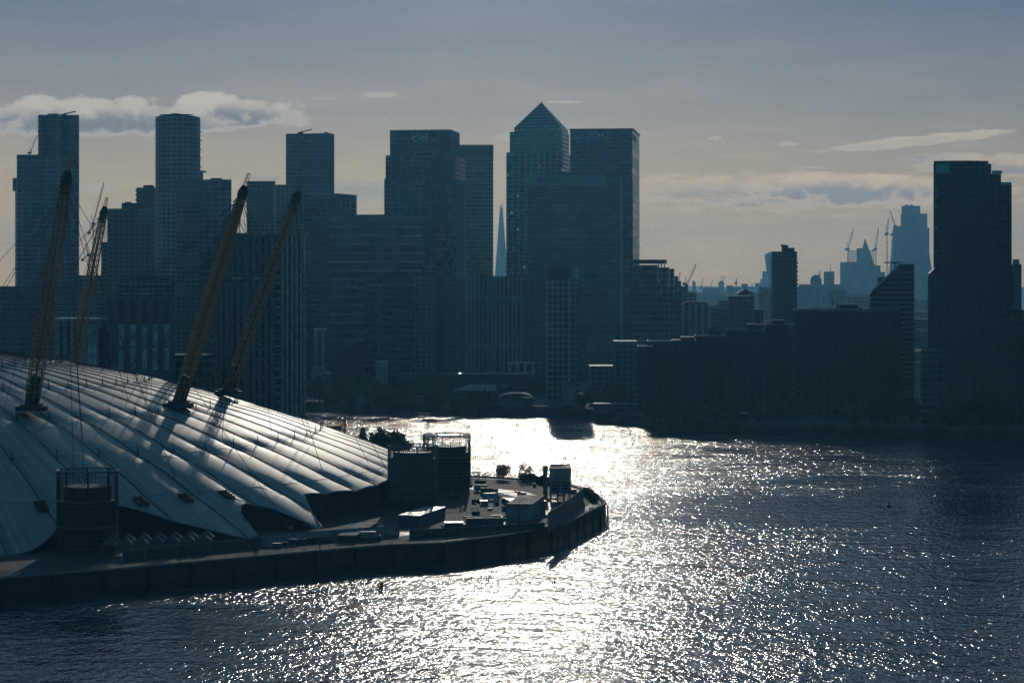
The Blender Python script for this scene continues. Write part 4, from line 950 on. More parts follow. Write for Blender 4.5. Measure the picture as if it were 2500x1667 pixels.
# the distant glass spire
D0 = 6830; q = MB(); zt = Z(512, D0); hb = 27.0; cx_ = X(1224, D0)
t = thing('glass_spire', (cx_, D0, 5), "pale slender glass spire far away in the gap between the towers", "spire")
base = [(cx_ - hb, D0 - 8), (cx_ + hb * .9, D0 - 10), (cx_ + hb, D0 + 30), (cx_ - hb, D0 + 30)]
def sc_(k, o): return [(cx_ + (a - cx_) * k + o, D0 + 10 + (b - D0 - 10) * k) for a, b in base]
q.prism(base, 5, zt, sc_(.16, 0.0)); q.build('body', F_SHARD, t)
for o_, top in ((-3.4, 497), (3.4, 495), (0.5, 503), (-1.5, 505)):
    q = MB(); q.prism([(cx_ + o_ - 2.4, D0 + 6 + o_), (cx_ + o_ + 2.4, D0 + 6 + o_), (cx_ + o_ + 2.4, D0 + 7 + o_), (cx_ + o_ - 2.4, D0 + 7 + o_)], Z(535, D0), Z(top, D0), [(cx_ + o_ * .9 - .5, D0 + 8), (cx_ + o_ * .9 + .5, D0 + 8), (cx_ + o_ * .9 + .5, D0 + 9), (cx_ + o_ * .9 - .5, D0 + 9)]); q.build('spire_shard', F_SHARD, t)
# pyramid topped tower
D0 = 2155
t1 = quad(1236, 1374, D0, 10, 1392); t2 = quad(1244.5, 1372, D0 + 2, 10, 1389.5); t3 = quad(1255.5, 1369, D0 + 4, 10, 1387)
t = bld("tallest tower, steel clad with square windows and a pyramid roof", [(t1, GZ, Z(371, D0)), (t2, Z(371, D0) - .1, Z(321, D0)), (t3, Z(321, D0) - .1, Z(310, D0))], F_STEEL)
cx_ = sum(a for a, b in t3) / 4; cy2 = sum(b for a, b in t3) / 4
PYR = facade("ribbed_steel_pyramid", (.035, .055, .06), (.07, .10, .10), 3.2, 3.0, .3, .12, .35, .2)
q = MB(); q.prism(t3, Z(310, D0) - .05, Z(249, D0 + 22), [(cx_ + a, cy2 + b) for a, b in ((-.3, -.3), (.3, -.3), (.3, .3), (-.3, .3))]); q.build('pyramid_roof', PYR, t)
slabs(t, t2, Z(370, D0), Z(322, D0), 7.9, .2, .6, CLAD); slabs(t, t1, Z(650, D0), Z(372, D0), 3.95, .12, .5, mat("steel_band", (.09, .11, .105), .4, .5, .3)); fins(t, t1[0], t1[1], GZ, Z(372, D0), 6, .16, 1.2, mat("steel_pier", (.09, .11, .105), .4, .5, .3))
q = MB(); q.tube([(cx_, cy2, Z(249, D0)), (cx_, cy2, Z(247, D0 + 22))], .5, 4); q.build('beacon', DARK, t)
# HSBC
D0 = 2080; p = quad(1392, 1544, D0, 7, 1561)
t = bld("tall glass bank tower lettered HSBC with an overhanging thin roof and pale right side", [(p, GZ, Z(317, D0))], F_BLUE)
q = MB(); q.prism(grow(p, 1.8), Z(317, D0) + .4, Z(314, D0), bottom=True); q.build('roof_canopy', DARK, t)
q = MB(); sd_ = [(p[1][0] + .06, p[1][1] - .02), (p[2][0] + .06, p[2][1] - .02)]; q.prism(sd_, GZ, Z(324, D0), closed=False); q.build('sky_sheen_side_face', F_SIDE, t)
q = MB(); a, b = p[1], p[2]; f = lambda k: (a[0] + (b[0] - a[0]) * k + .25, a[1] + (b[1] - a[1]) * k); q.prism([f(.05), f(.55), (f(.55)[0] + .1, f(.55)[1]), (f(.05)[0] + .1, f(.05)[1])], Z(341, D0), Z(327, D0)); q.build('side_sign', BLACK, t)
q = MB(); (ax_, ay_), (bx_, by_) = p[0], p[1]; F_ = lambda k: (ax_ + (bx_ - ax_) * k, ay_ + (by_ - ay_) * k - .25)
q.prism([F_(.03), F_(.62), (F_(.62)[0], F_(.62)[1] + .15), (F_(.03)[0], F_(.03)[1] + .15)], Z(341, D0), Z(321, D0)); q.build("sign_band", mat("pale_blue_band", (.30, .42, .50), .5, .4), t)
text_part(t, "HSBC", 1401, 336.5, D0 + 2.5, 13, LOGO_D, wpx=48, off=-2.0 + 3.5 - .9)
x0, y0, z0, s_ = X(1466, D0), D0 + .3, Z(330, D0), 3.0
q = MB(); q.face([(x0 - 1.9 * s_, y0, z0), (x0 - s_, y0, z0 - s_), (x0 + s_, y0, z0 - s_), (x0 + 1.9 * s_, y0, z0), (x0 + s_, y0, z0 + s_), (x0 - s_, y0, z0 + s_)]); lo = q.build('logo', LOGO_W, t)
q = MB(); y1 = y0 - .15
for pts in (((-1.9, 0), (-1, -1), (-1, 1)), ((1.9, 0), (1, 1), (1, -1)), ((-1, 1), (0, 0), (1, 1)), ((-1, -1), (1, -1), (0, 0))): q.face([(x0 + a * s_, y1, z0 + b * s_) for a, b in pts])
q.build('logo_triangles', LOGO_R, lo)
slabs(t, p, Z(640, D0), Z(322, D0), 4.0, .1, .3, mat("blue_ledge", (.03, .055, .07), .4))
# Barclays
D0 = 1950; p = front_box(1292, 1514, D0, 40); p2 = front_box(1372, 1508, D0 + 4, 30)
t = bld("wide teal striped bank tower lettered BARCLAYS in front of the pyramid tower", [(p, GZ, Z(427, D0)), (p2, Z(427, D0) - .1, Z(419, D0), DARK, 'roof_plant'), (front_box(1514.3, 1521, D0 + 5, 20), GZ, Z(425, D0)), (front_box(1521.3, 1527, D0 + 9, 20), GZ, Z(484, D0)), (front_box(1527.3, 1535, D0 + 13, 22), GZ, Z(428, D0)), (front_box(1535.3, 1545, D0 + 18, 22), GZ, Z(440, D0))], F_TEAL)
q = MB(); q.box(X(1292, D0) - .3, X(1478, D0), D0 - .5, D0 - .02, Z(452, D0), Z(427, D0)); q.build('sign_panel', LB if False else mat("teal_panel", (.20, .31, .32), .5), t)
q = MB(); z = Z(840, D0)
while z < Z(455, D0): q.box(X(1292, D0) - .2, X(1512, D0), D0 - .45, D0 - .01, z, z + 1.15); z += 5.25
q.build('spandrel_bands', mat("teal_spandrel", (.10, .19, .19), .5), t)
for px, w_, m__ in ((1514, 4.5, SILV), (1518.6, 2.2, WHITE), (1529, 4, SILD)):
    q = MB(); D1 = D0 + (4.4 if px < 1520 else 12.4); q.box(X(px, D1), X(px + w_, D1), D1, D1 + .5, GZ, Z(430 if px != 1518.6 else 445, D1)); q.build('corner_fin', m__, t)
text_part(t, "BARCLAYS", 1329, 446, D0, 11, LOGO_D, wpx=74, off=.9)
x0, z0, s_ = X(1318, D0), Z(441, D0), 2.0; q = MB()
q.face([(x0 + a * s_, D0 - .8, z0 + b * s_) for a, b in ((0, -1.3), (.35, -.6), (1.1, -.9), (.9, -.2), (1.6, .1), (1.2, .4), (1.5, 1.1), (.8, .9), (.3, .5), (.15, 1.1), (-.15, 1.1), (-.3, .5), (-.8, .9), (-1.5, 1.1), (-1.2, .4), (-1.6, .1), (-.9, -.2), (-1.1, -.9), (-.35, -.6))]); q.build('logo', LOGO_B, t)
# ---- middle row
def simple(label, x0, x1, py, D, dep, fm, name='block', cat='building', pp=None, group=None, z0=GZ):
    p = front_box(x0, x1, D, dep); t = bld(label, [(p, z0, Z(py, D))], fm, name, cat, group)
    if pp: parapet(t, p, Z(py, D), *pp)
    return t
t = simple("dark glazed block with a plant top left of the banded office row", 887, 1029, 674, 1490, 30, F_DARK, 'office_block', 'office block'); 
t = simple("dark office block with a single thin roof line in the middle row", 922, 1012, 697, 1440, 26, F_DARK, 'office_block', 'office block', (1.0, CLAD)); fins(t, (X(922, 1440), 1440), (X(926, 1440), 1440), GZ, Z(698, 1440), .8, .4, .4)
t = simple("grey flats with small windows left of the ribbed block", 1012.3, 1062, 674, 1450, 24, F_FLAT, 'block_of_flats', 'building'); t = simple("narrow dark flats beside the grey flats in the middle row", 1062.3, 1086, 690, 1456, 24, F_FLATD, 'block_of_flats', 'building')
t = simple("blue grey flats directly under the citi tower's right corner", 1086.3, 1118, 674, 1462, 24, F_FLAT, 'block_of_flats', 'building')
t = simple("tall thin ribbed slab below the citi tower's right edge", 1118.3, 1137, 674, 1520, 24, F_FLAT, 'block_of_flats', 'building')
t = simple("wide flat topped block with close vertical ribs, right half of the middle row", 1138, 1276, 674, 1450, 28, F_FIN, 'office_block', 'office block'); fins(t, (X(1138, 1450), 1450), (X(1210, 1450), 1450), GZ, Z(675, 1450), 3.2, .8, .9, SILD); fins(t, (X(1212, 1450), 1450), (X(1276, 1450), 1450), GZ, Z(675, 1450), 8, .5, .6, SILD)
t = simple("blue grey block just right of the wide ribbed block", 1276.3, 1333, 676, 1480, 24, F_FLAT, 'block_of_flats', 'building')
t = simple("small pale ribbed tower alone right of the hotel tower", 767, 797, 806, 1420, 12, F_FIN2, 'block', 'building', (.8, WHITE))
D0 = 1290
p = front_box(1334, 1390, D0, 20); p3 = front_box(1390.3, 1412, D0 + 3, 18)
t = bld("slim riverside apartment tower with balconies, its foot at the water", [(p, GZ, Z(681, D0)), (p3, GZ, Z(682, D0)), (front_box(1339, 1392, D0 + 4, 12), Z(681, D0) - .1, Z(655, D0), DARK, 'crown'), (front_box(1398, 1413, D0 + 5, 9), Z(682, D0) - .1, Z(655, D0), GLZ, 'glazed_crown')], facade('slim_tower_wall', (.02, .03, .035), (.10, .105, .11), 3.3, 3.0, .3, .3, .3, .9, lit=.002), 'apartment_tower', 'tower')
for px in (1334, 1387): q = MB(); q.box(X(px, D0), X(px + 4, D0), D0 - .9, D0 - .01, GZ, Z(680, D0)); q.build('pier', SILV, t)
z = GZ + 3.2
while z < Z(684, D0): q = MB(); q.box(X(1337.2, D0), X(1387.8, D0), D0 - .8, D0 - .01, z, z + .55); q.build('floor_edge', SILV, t); z += 3.3
balconies(t, X(1412.3, D0), X(1421, D0), D0 + 5, D0 + 13, GZ + 4, Z(690, D0), 3.3, 24)
balconies(t, X(1328, D0), X(1333.8, D0), D0 + 1, D0 + 6, GZ + 4, Z(690, D0), 3.3, 24)
plant(t, 1350, 1378, 650, D0 + 7, 6, Z(655, D0) - .1); mastlet(t, 1366, D0, 655, 640, .2, 8)
# green block with hovering roof
D0 = 1500; p = front_box(1545, 1606, D0, 30); t = bld("green glass block with a wide hovering roof slab beside the HSBC tower", [(p, GZ, Z(647, D0))], F_GREEN, 'office_block', 'office block')
q = MB(); q.prism([(X(1541, D0), D0 - 3), (X(1620, D0), D0 - 3), (X(1629, D0), D0 + 3), (X(1626, D0), D0 + 30), (X(1541, D0), D0 + 30)], Z(643, D0), Z(634, D0), bottom=True); q.build('roof_canopy', DARK, t)
for px in (1609, 1616, 1623): q = MB(); q.tube([(X(px, D0), D0 + 4, Z(655, D0)), (X(px, D0), D0 + 4, Z(643, D0))], .35, 4); q.build('strut', DARK, t)
for a, b in ((1549, 1561),): 
    for py in (678, 728, 787): q = MB(); q.box(X(a, D0), X(b, D0), D0 - .4, D0 - .01, Z(py + 1.5, D0), Z(py, D0)); q.build('floor_edge', CLAD, t)
for px in (1612, 1628): pass
t = bld("stepped green glass block descending right of the hovering roof", [(front_box(1606.3, 1634, D0 + 2, 26), GZ, Z(653, D0)), (front_box(1634.3, 1646, D0 + 3, 26), GZ, Z(656, D0)), (front_box(1646.3, 1655, D0 + 5, 26), GZ, Z(674, D0)), (front_box(1655.3, 1663, D0 + 7, 26), GZ, Z(686, D0))], F_GREEN, 'office_block', 'office block')
for px in (1612, 1629): q = MB(); q.box(X(px, D0), X(px + 2, D0), D0 + 1.2, D0 + 1.9, Z(720, D0), Z(658, D0)); q.build('fin', SILV, t)
simple("slim hazy block with a rooftop crane right of the stepped green block", 1656, 1680, 699, 1900, 20, F_FLAT)
simple("hazy low block stepping down right of the slim block", 1680, 1700, 715, 1950, 20, F_FLAT)
t = simple("broad flats with a pale facade under the distant skyline", 1664, 1735, 742, 1620, 30, F_FIN2, 'block_of_flats', 'building'); q = MB(); p = front_box(1666, 1730, 1622, 24); q.prism(p, Z(742, 1620) - .05, Z(736, 1620), [(a + (3 if i in (0, 3) else -3), b) for i, (a, b) in enumerate(p)]); q.build('hipped_roof', ROOF, t)
simple("hazy flats in front of the skyline, right of the broad flats", 1735.3, 1782, 752, 1660, 30, F_FLAT, 'block_of_flats', 'building', (1.0, CLAD))
simple("small hazy block with a flat roof behind the flats", 1754, 1776, 733, 1750, 20, F_FLAT)
t = simple("brown brick flats with a flat overhanging roof", 1777, 1842, 724, 1560, 24, F_BRICK, 'block_of_flats', 'building'); q = MB(); q.box(X(1774, 1560), X(1845, 1560), 1558, 1586, Z(724, 1560) + .003, Z(722, 1560)); q.build('roof', DARK, t)
t = simple("dark gabled block behind the brown brick flats", 1803, 1838, 716, 1760, 20, F_FLATD, 'block', 'building')
D0 = 1760; q = MB(); q.prism([(X(1800, D0), D0), (X(1842, D0), D0), (X(1842, D0), D0 + 20), (X(1800, D0), D0 + 20)], Z(716, D0), Z(706, D0), [(X(1818, D0), D0), (X(1821, D0), D0), (X(1821, D0), D0 + 20), (X(1818, D0), D0 + 20)]); q.build('gable_roof', ROOF, t)
simple("dark cubic block right of the brown brick flats", 1842.3, 1864, 754, 1570, 20, F_FLATD)
simple("hazy rounded block under the curved distant tower", 1852, 1884, 701, 2600, 40, F_FAR)
# balconied tower with crown in front of the curved tower
D0 = 1700; p = front_box(1884, 1946, D0, 24); t = bld("lone dark apartment tower with glinting left balconies and a cluttered crown", [(p, GZ, Z(614, D0)), (front_box(1908, 1940, D0 + 5, 12), Z(614, D0) - .1, Z(605, D0), DARK, 'crown')], F_FLATD, 'apartment_tower', 'tower')
plant(t, 1910, 1925, 600, D0 + 8, 6, Z(605, D0) - .1); plant(t, 1930, 1937, 605, D0 + 8, 6, Z(614, D0) - .1); q = MB(); q.tube([(X(1909, D0), D0 + 8, Z(598, D0)), (X(1927, D0), D0 + 8, Z(600, D0))], .6, 4); q.build('cleaning_cradle_arm', DARK, t)
balconies(t, X(1880.5, D0), X(1886.5, D0), D0 - 1.6, D0 + 5, Z(790, D0), Z(634, D0), 3.15, 18); balconies(t, X(1945, D0), X(1948.5, D0), D0 - 1, D0 + 6, Z(790, D0), Z(634, D0), 3.15, 18)
q = MB(); q.box(X(1883, D0), X(1947, D0), D0 - .4, D0 + 24, Z(633, D0), Z(632, D0)); q.build('cornice', CLAD, t)
# ---- riverside dark row on the right
row = (("low dark riverside flats nearest the slim tower", 1556, 1592, 846, 1165, 22, (.35, WHITE)), ("dark riverside flats with a bright roof edge, second from the left in the row", 1580, 1640, 834, 1185, 22, (.5, WHITE)),
       ("dark riverside flats below a sloping roof box", 1640.3, 1700, 830, 1150, 24, None), ("dark riverside flats with a glinting roof terrace", 1696, 1775, 821, 1170, 24, (.5, WHITE)),
       ("dark riverside flats under two roof boxes", 1772, 1866, 806, 1150, 24, (.4, CLAD)), ("dark riverside flats stepping up to the large block", 1866.3, 1938, 794, 1160, 24, (.5, CLAD)))
for lab, x0, x1, py, D, dep, pp in row:
    t = simple(lab, x0, x1, py, D, dep, F_FLATD, 'block_of_flats', 'building', pp)
    if x0 == 1640.3: plant(t, 1663, 1696, 822, D + 5, 8, Z(py, D) - .1)
    if x0 == 1696:
        q = MB(); q.prism([(X(1733, D), D + 4), (X(1762, D), D + 4), (X(1762, D), D + 12), (X(1733, D), D + 12)], Z(821, D) - .1, lambda pt: Z(800, D) if pt[0] < X(1740, D) else Z(810, D)); q.build('sloping_roof_box', DARK, t)
    if x0 == 1772: plant(t, 1824, 1842, 791, D + 4, 7, Z(py, D) - .1); plant(t, 1843, 1862, 792, D + 6, 7, Z(py, D) - .1)
    if x0 == 1866.3: plant(t, 1890, 1915, 781, D + 5, 7, Z(py, D) - .1, name='roof_store'); q = MB(); q.box(X(1866, D), X(1937, D), D - .5, D, Z(797, D), Z(796, D)); q.build('floor_edge', CLAD, t)
    zz = GZ + 4
    while zz < Z(py, D) - 3: q = MB(); q.box(X(x0 + 6, D), X(x0 + (x1 - x0) * .45, D), D - 1.3, D - .01, zz, zz + .2); q.build('balcony', DCONC, t); zz += 3.0
D0 = 1140; t = simple("large dark riverside block with a long flat roof in front of the skyline", 1938.3, 2199, 759, D0, 30, F_FLATD, 'block_of_flats', 'building', (.9, CLAD))
plant(t, 2050, 2095, 743, D0 + 8, 12, Z(759, D0) - .1); plant(t, 2095.3, 2104, 750, D0 + 8, 12, Z(759, D0) - .1); plant(t, 2030, 2046, 752, D0 + 8, 9, Z(759, D0) - .1); mastlet(t, 2038, D0, 752, 724, .25, 9)
balconies(t, X(1932, D0), X(1938, D0), D0 + 1, D0 + 8, GZ + 4, Z(770, D0), 3.0, 14)
for a, b in ((1990, 2012), (2040, 2062), (2100, 2122), (2160, 2182)):
    zz = GZ + 4
    while zz < Z(766, D0): q = MB(); q.box(X(a, D0), X(b, D0), D0 - 1.5, D0 - .01, zz, zz + .22); q.build('balcony', DCONC, t); zz += 3.0
# wedge roofed tower
D0 = 1185; xa, xm, xb = X(2123, D0), X(2196, D0), X(2232, D0)
def wz(pt):
    f = max(0.0, min(1.0, (CX + pt[0] / (pt[1] or D0) * FPX - 2123) / (2196 - 2123))); return Z(718, D0) + f * (Z(647, D0) - Z(718, D0))
p = [(xa, D0), (xm, D0), (xb, D0), (X(2232, D0 + 22), D0 + 22), (X(2196, D0 + 22), D0 + 22), (X(2123, D0 + 22), D0 + 22)]
t = thing('wedge_tower', (X(2178, D0), D0, GZ), "banded tower with a steep diagonal roof and roof antenna", "tower"); q = MB(); q.prism(p, GZ, wz); q.build('wall', [F_FLATD, GLINT], t)
q = MB(); q.box(X(2152, D0), X(2188, D0), D0 + 2, D0 + 12, Z(700, D0), Z(676, D0)); q.build('roof_plant', DCONC, t)
z = GZ + 4; k = 0
while z < Z(655, D0):
    xl = xa if z < Z(722, D0) else xa + (z - Z(718, D0)) / (Z(647, D0) - Z(718, D0)) * (xm - xa) + 3
    if xl < xb - 2: q = MB(); q.box(xl, xb, D0 - 1.1, D0 - .01, z, z + .45); q.build('floor_edge', WHITE, t)
    z += 2.55; k += 1
balconies(t, xb + .02, xb + 1.6, D0 + 1, D0 + 8, GZ + 4, Z(758, D0), 2.55, 26, False); balconies(t, xa - 1.5, xa - .02, D0 + 1, D0 + 8, Z(760, D0), Z(730, D0), 2.55, 6, False)
q = MB(); q.tube([(X(2190, D0), D0 + 6, Z(690, D0)), (X(2190, D0), D0 + 6, Z(641, D0))], .35, 5); q.tube([(X(2164, D0), D0 + 6, Z(641, D0)), (X(2209, D0), D0 + 6, Z(641, D0))], .3, 4); q.box(X(2185, D0), X(2195, D0), D0 + 5.5, D0 + 6.5, Z(643, D0), Z(639, D0)); q.tube([(X(2164, D0), D0 + 6, Z(641, D0)), (X(2164, D0), D0 + 6, Z(638, D0))], .2, 4); q.box(X(2202, D0), X(2209, D0), D0 + 5.5, D0 + 6.5, Z(642, D0), Z(639.5, D0)); q.build('roof_crane', DARK, t)
q = MB(); q.tube([(xa + 1, D0 - .3, wz((xa + 1, D0)) + .3), (xm, D0 - .3, Z(647, D0) + .3), (xb, D0 - .3, Z(647, D0) + .3)], .5, 4); q.build('roof_edge', WHITE, t)
# big right tower
D0 = 1090
def bow(x0, x1, D, dep, b=3.0, n=14):
    a, c_ = X(x0, D), X(x1, D); return [(a + (c_ - a) * k / n, D - b * math.sin(math.pi * k / n)) for k in range(n + 1)] + [(X(x1, D + dep), D + dep), (X(x0, D + dep), D + dep)]
t = bld("huge dark rounded apartment tower at the right with stepped top and green glass screens", [(bow(2279, 2470, D0, 30), GZ, Z(452, D0)), (bow(2279, 2444, D0 + .3, 28), Z(452, D0) - .1, Z(425, D0)), (bow(2279, 2420, D0 + .6, 26), Z(425, D0) - .1, Z(400, D0)), (bow(2280, 2413, D0 + .9, 24), Z(400, D0) - .1, Z(393, D0)), (bow(2265, 2475, D0 - 4, 30, 4), GZ, Z(668, D0))], F_FLATD, 'apartment_tower', 'tower')
q = MB(); q.prism([(X(2265, D0), D0 - 4), (X(2290, D0), D0 - 5.2), (X(2290, D0), D0), (X(2265, D0), D0)], Z(668, D0) - .05, lambda pt: Z(668, D0) if pt[0] < X(2270, D0) else Z(645, D0)); q.build('sloped_shoulder', BLACK, t)
q = MB(); q.box(X(2283, D0), X(2314, D0), D0 - 2.6, D0 - 2.4, Z(423, D0), Z(401, D0)); q.build('green_glazing', GRN_GL, t)
q = MB(); q.box(X(2420.3, D0), X(2445, D0), D0 - 1.2, D0 - 1.0, Z(425, D0), Z(417, D0)); q.build('glass_screen', GRN_GL, t)
q = MB(); q.box(X(2444.3, D0), X(2470, D0), D0 + .2, D0 + .4, Z(452, D0), Z(445, D0)); q.build('glass_screen', GRN_GL, t)
z = GZ + 5
q = None
while z < Z(456, D0):
    q = MB(); P = bow(2278.6, 2470.4, D0 - .35, 5); q.prism(P, z, z + .35, bottom=True); q.build('floor_edge', mat_edge if 'mat_edge' in globals() else DCONC, t); z += 6.0
for k, py in enumerate((462, 475, 502, 555, 610)): q = MB(); q.box(X(2281, D0), X(2289, D0), D0 - 1.9, D0 - 1.6, Z(py + 6, D0), Z(py, D0)); q.build('balcony_screen', CLAD, t)
mastlet(t, 2366, D0, 393, 388, .15, 6)
simple("dark block half hidden behind the huge right tower", 2470, 2494, 645, 1500, 20, F_FLATD); simple("paler tower far right behind the dark block", 2472, 2489, 633, 1900, 20, F_FAR)
D0 = 1060; t = simple("banded dark riverside block left of the black corner block", 2248, 2306, 857, D0, 22, F_STRIPE2, 'block_of_flats', 'building', (.5, CLAD)); t = simple("very dark riverside block filling the right corner", 2306.3, 2560, 782, D0 - 6, 40, F_FLATD, 'block_of_flats', 'building'); plant(t, 2480, 2500, 756, D0 + 10, 8, Z(782, D0) - .1); 
zz = GZ + 4
while zz < Z(790, D0): q = MB(); q.box(X(2312, D0), X(2336, D0), D0 - 7.3, D0 - 6.01, zz, zz + .25); q.build('balcony', DCONC, t); zz += 3
simple("pale low block seen in the slot beside the wedge roofed tower", 2231, 2248, 857, 1300, 14, CLAD); t = simple("small white pitched roof building in the slot below the pale block", 2230, 2246, 884, 1240, 12, WHITE)
simple("far hazy slab seen in the slot left of the huge right tower", 2232, 2262, 760, 2600, 30, F_FAR)
# ---- far skyline of the city
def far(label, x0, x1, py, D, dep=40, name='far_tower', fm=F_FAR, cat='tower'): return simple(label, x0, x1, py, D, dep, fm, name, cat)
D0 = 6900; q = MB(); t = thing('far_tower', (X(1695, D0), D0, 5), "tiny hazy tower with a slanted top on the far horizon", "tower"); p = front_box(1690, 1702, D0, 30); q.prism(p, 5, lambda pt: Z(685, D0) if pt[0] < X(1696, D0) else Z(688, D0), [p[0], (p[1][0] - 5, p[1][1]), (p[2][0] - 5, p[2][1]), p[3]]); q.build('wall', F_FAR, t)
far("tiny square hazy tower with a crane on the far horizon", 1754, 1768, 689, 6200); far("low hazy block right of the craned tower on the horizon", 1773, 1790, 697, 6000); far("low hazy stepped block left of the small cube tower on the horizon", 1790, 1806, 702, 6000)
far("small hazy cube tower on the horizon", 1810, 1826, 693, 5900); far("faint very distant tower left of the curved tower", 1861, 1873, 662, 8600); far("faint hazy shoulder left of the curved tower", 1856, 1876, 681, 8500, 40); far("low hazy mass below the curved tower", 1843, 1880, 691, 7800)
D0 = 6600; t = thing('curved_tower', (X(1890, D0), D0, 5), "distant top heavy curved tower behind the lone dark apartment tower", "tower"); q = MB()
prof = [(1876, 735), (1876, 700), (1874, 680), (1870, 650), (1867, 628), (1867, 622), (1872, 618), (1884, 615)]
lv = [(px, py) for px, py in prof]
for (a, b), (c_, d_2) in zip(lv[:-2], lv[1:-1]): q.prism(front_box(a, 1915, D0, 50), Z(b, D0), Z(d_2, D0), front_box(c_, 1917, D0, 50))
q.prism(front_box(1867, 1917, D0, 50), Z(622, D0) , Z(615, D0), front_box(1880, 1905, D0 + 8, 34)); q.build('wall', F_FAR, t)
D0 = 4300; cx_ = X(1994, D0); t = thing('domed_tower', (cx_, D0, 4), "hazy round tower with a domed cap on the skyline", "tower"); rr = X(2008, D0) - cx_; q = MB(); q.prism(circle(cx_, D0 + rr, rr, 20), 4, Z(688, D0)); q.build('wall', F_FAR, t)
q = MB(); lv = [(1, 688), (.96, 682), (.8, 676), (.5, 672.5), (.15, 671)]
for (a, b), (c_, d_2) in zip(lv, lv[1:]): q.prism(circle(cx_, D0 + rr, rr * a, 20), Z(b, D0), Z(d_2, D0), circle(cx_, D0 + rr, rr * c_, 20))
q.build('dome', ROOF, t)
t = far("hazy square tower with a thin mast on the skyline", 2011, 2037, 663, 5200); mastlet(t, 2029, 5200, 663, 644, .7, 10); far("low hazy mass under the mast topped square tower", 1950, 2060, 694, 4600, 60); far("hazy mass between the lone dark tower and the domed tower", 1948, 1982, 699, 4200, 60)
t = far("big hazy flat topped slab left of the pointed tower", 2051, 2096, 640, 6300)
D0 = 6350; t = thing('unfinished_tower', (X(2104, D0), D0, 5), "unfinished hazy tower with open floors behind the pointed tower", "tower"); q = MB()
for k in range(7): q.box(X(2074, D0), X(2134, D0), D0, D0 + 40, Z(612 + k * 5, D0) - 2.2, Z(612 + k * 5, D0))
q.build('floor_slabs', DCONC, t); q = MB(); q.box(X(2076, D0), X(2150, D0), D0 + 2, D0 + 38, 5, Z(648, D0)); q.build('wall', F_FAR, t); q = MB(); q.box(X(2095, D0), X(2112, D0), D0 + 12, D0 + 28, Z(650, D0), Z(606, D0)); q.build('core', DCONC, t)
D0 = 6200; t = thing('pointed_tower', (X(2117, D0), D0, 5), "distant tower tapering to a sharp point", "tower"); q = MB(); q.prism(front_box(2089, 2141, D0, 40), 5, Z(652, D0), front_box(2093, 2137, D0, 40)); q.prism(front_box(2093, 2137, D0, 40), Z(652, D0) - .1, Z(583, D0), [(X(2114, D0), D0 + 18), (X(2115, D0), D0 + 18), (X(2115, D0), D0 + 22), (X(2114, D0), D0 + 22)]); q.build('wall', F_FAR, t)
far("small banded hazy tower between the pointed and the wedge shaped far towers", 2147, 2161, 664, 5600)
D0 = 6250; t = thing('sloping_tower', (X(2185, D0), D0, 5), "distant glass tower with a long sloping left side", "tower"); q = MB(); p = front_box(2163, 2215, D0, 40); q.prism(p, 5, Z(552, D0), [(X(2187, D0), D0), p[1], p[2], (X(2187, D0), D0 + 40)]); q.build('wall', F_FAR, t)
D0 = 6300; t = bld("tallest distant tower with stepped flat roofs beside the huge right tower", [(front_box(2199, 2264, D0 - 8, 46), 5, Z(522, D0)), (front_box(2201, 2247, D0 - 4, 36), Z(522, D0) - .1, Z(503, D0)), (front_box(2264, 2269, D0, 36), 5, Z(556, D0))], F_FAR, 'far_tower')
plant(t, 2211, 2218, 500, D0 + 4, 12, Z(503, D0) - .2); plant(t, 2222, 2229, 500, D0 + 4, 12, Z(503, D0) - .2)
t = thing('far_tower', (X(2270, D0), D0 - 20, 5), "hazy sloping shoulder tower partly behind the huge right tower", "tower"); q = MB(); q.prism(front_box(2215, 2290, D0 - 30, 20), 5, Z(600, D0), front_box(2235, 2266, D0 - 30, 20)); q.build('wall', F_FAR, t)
far("hazy broad office slab under the far towers", 2022, 2065, 707, 3300, 40); far("hazy long low slab below the pointed tower", 2066, 2120, 722, 3000, 40)
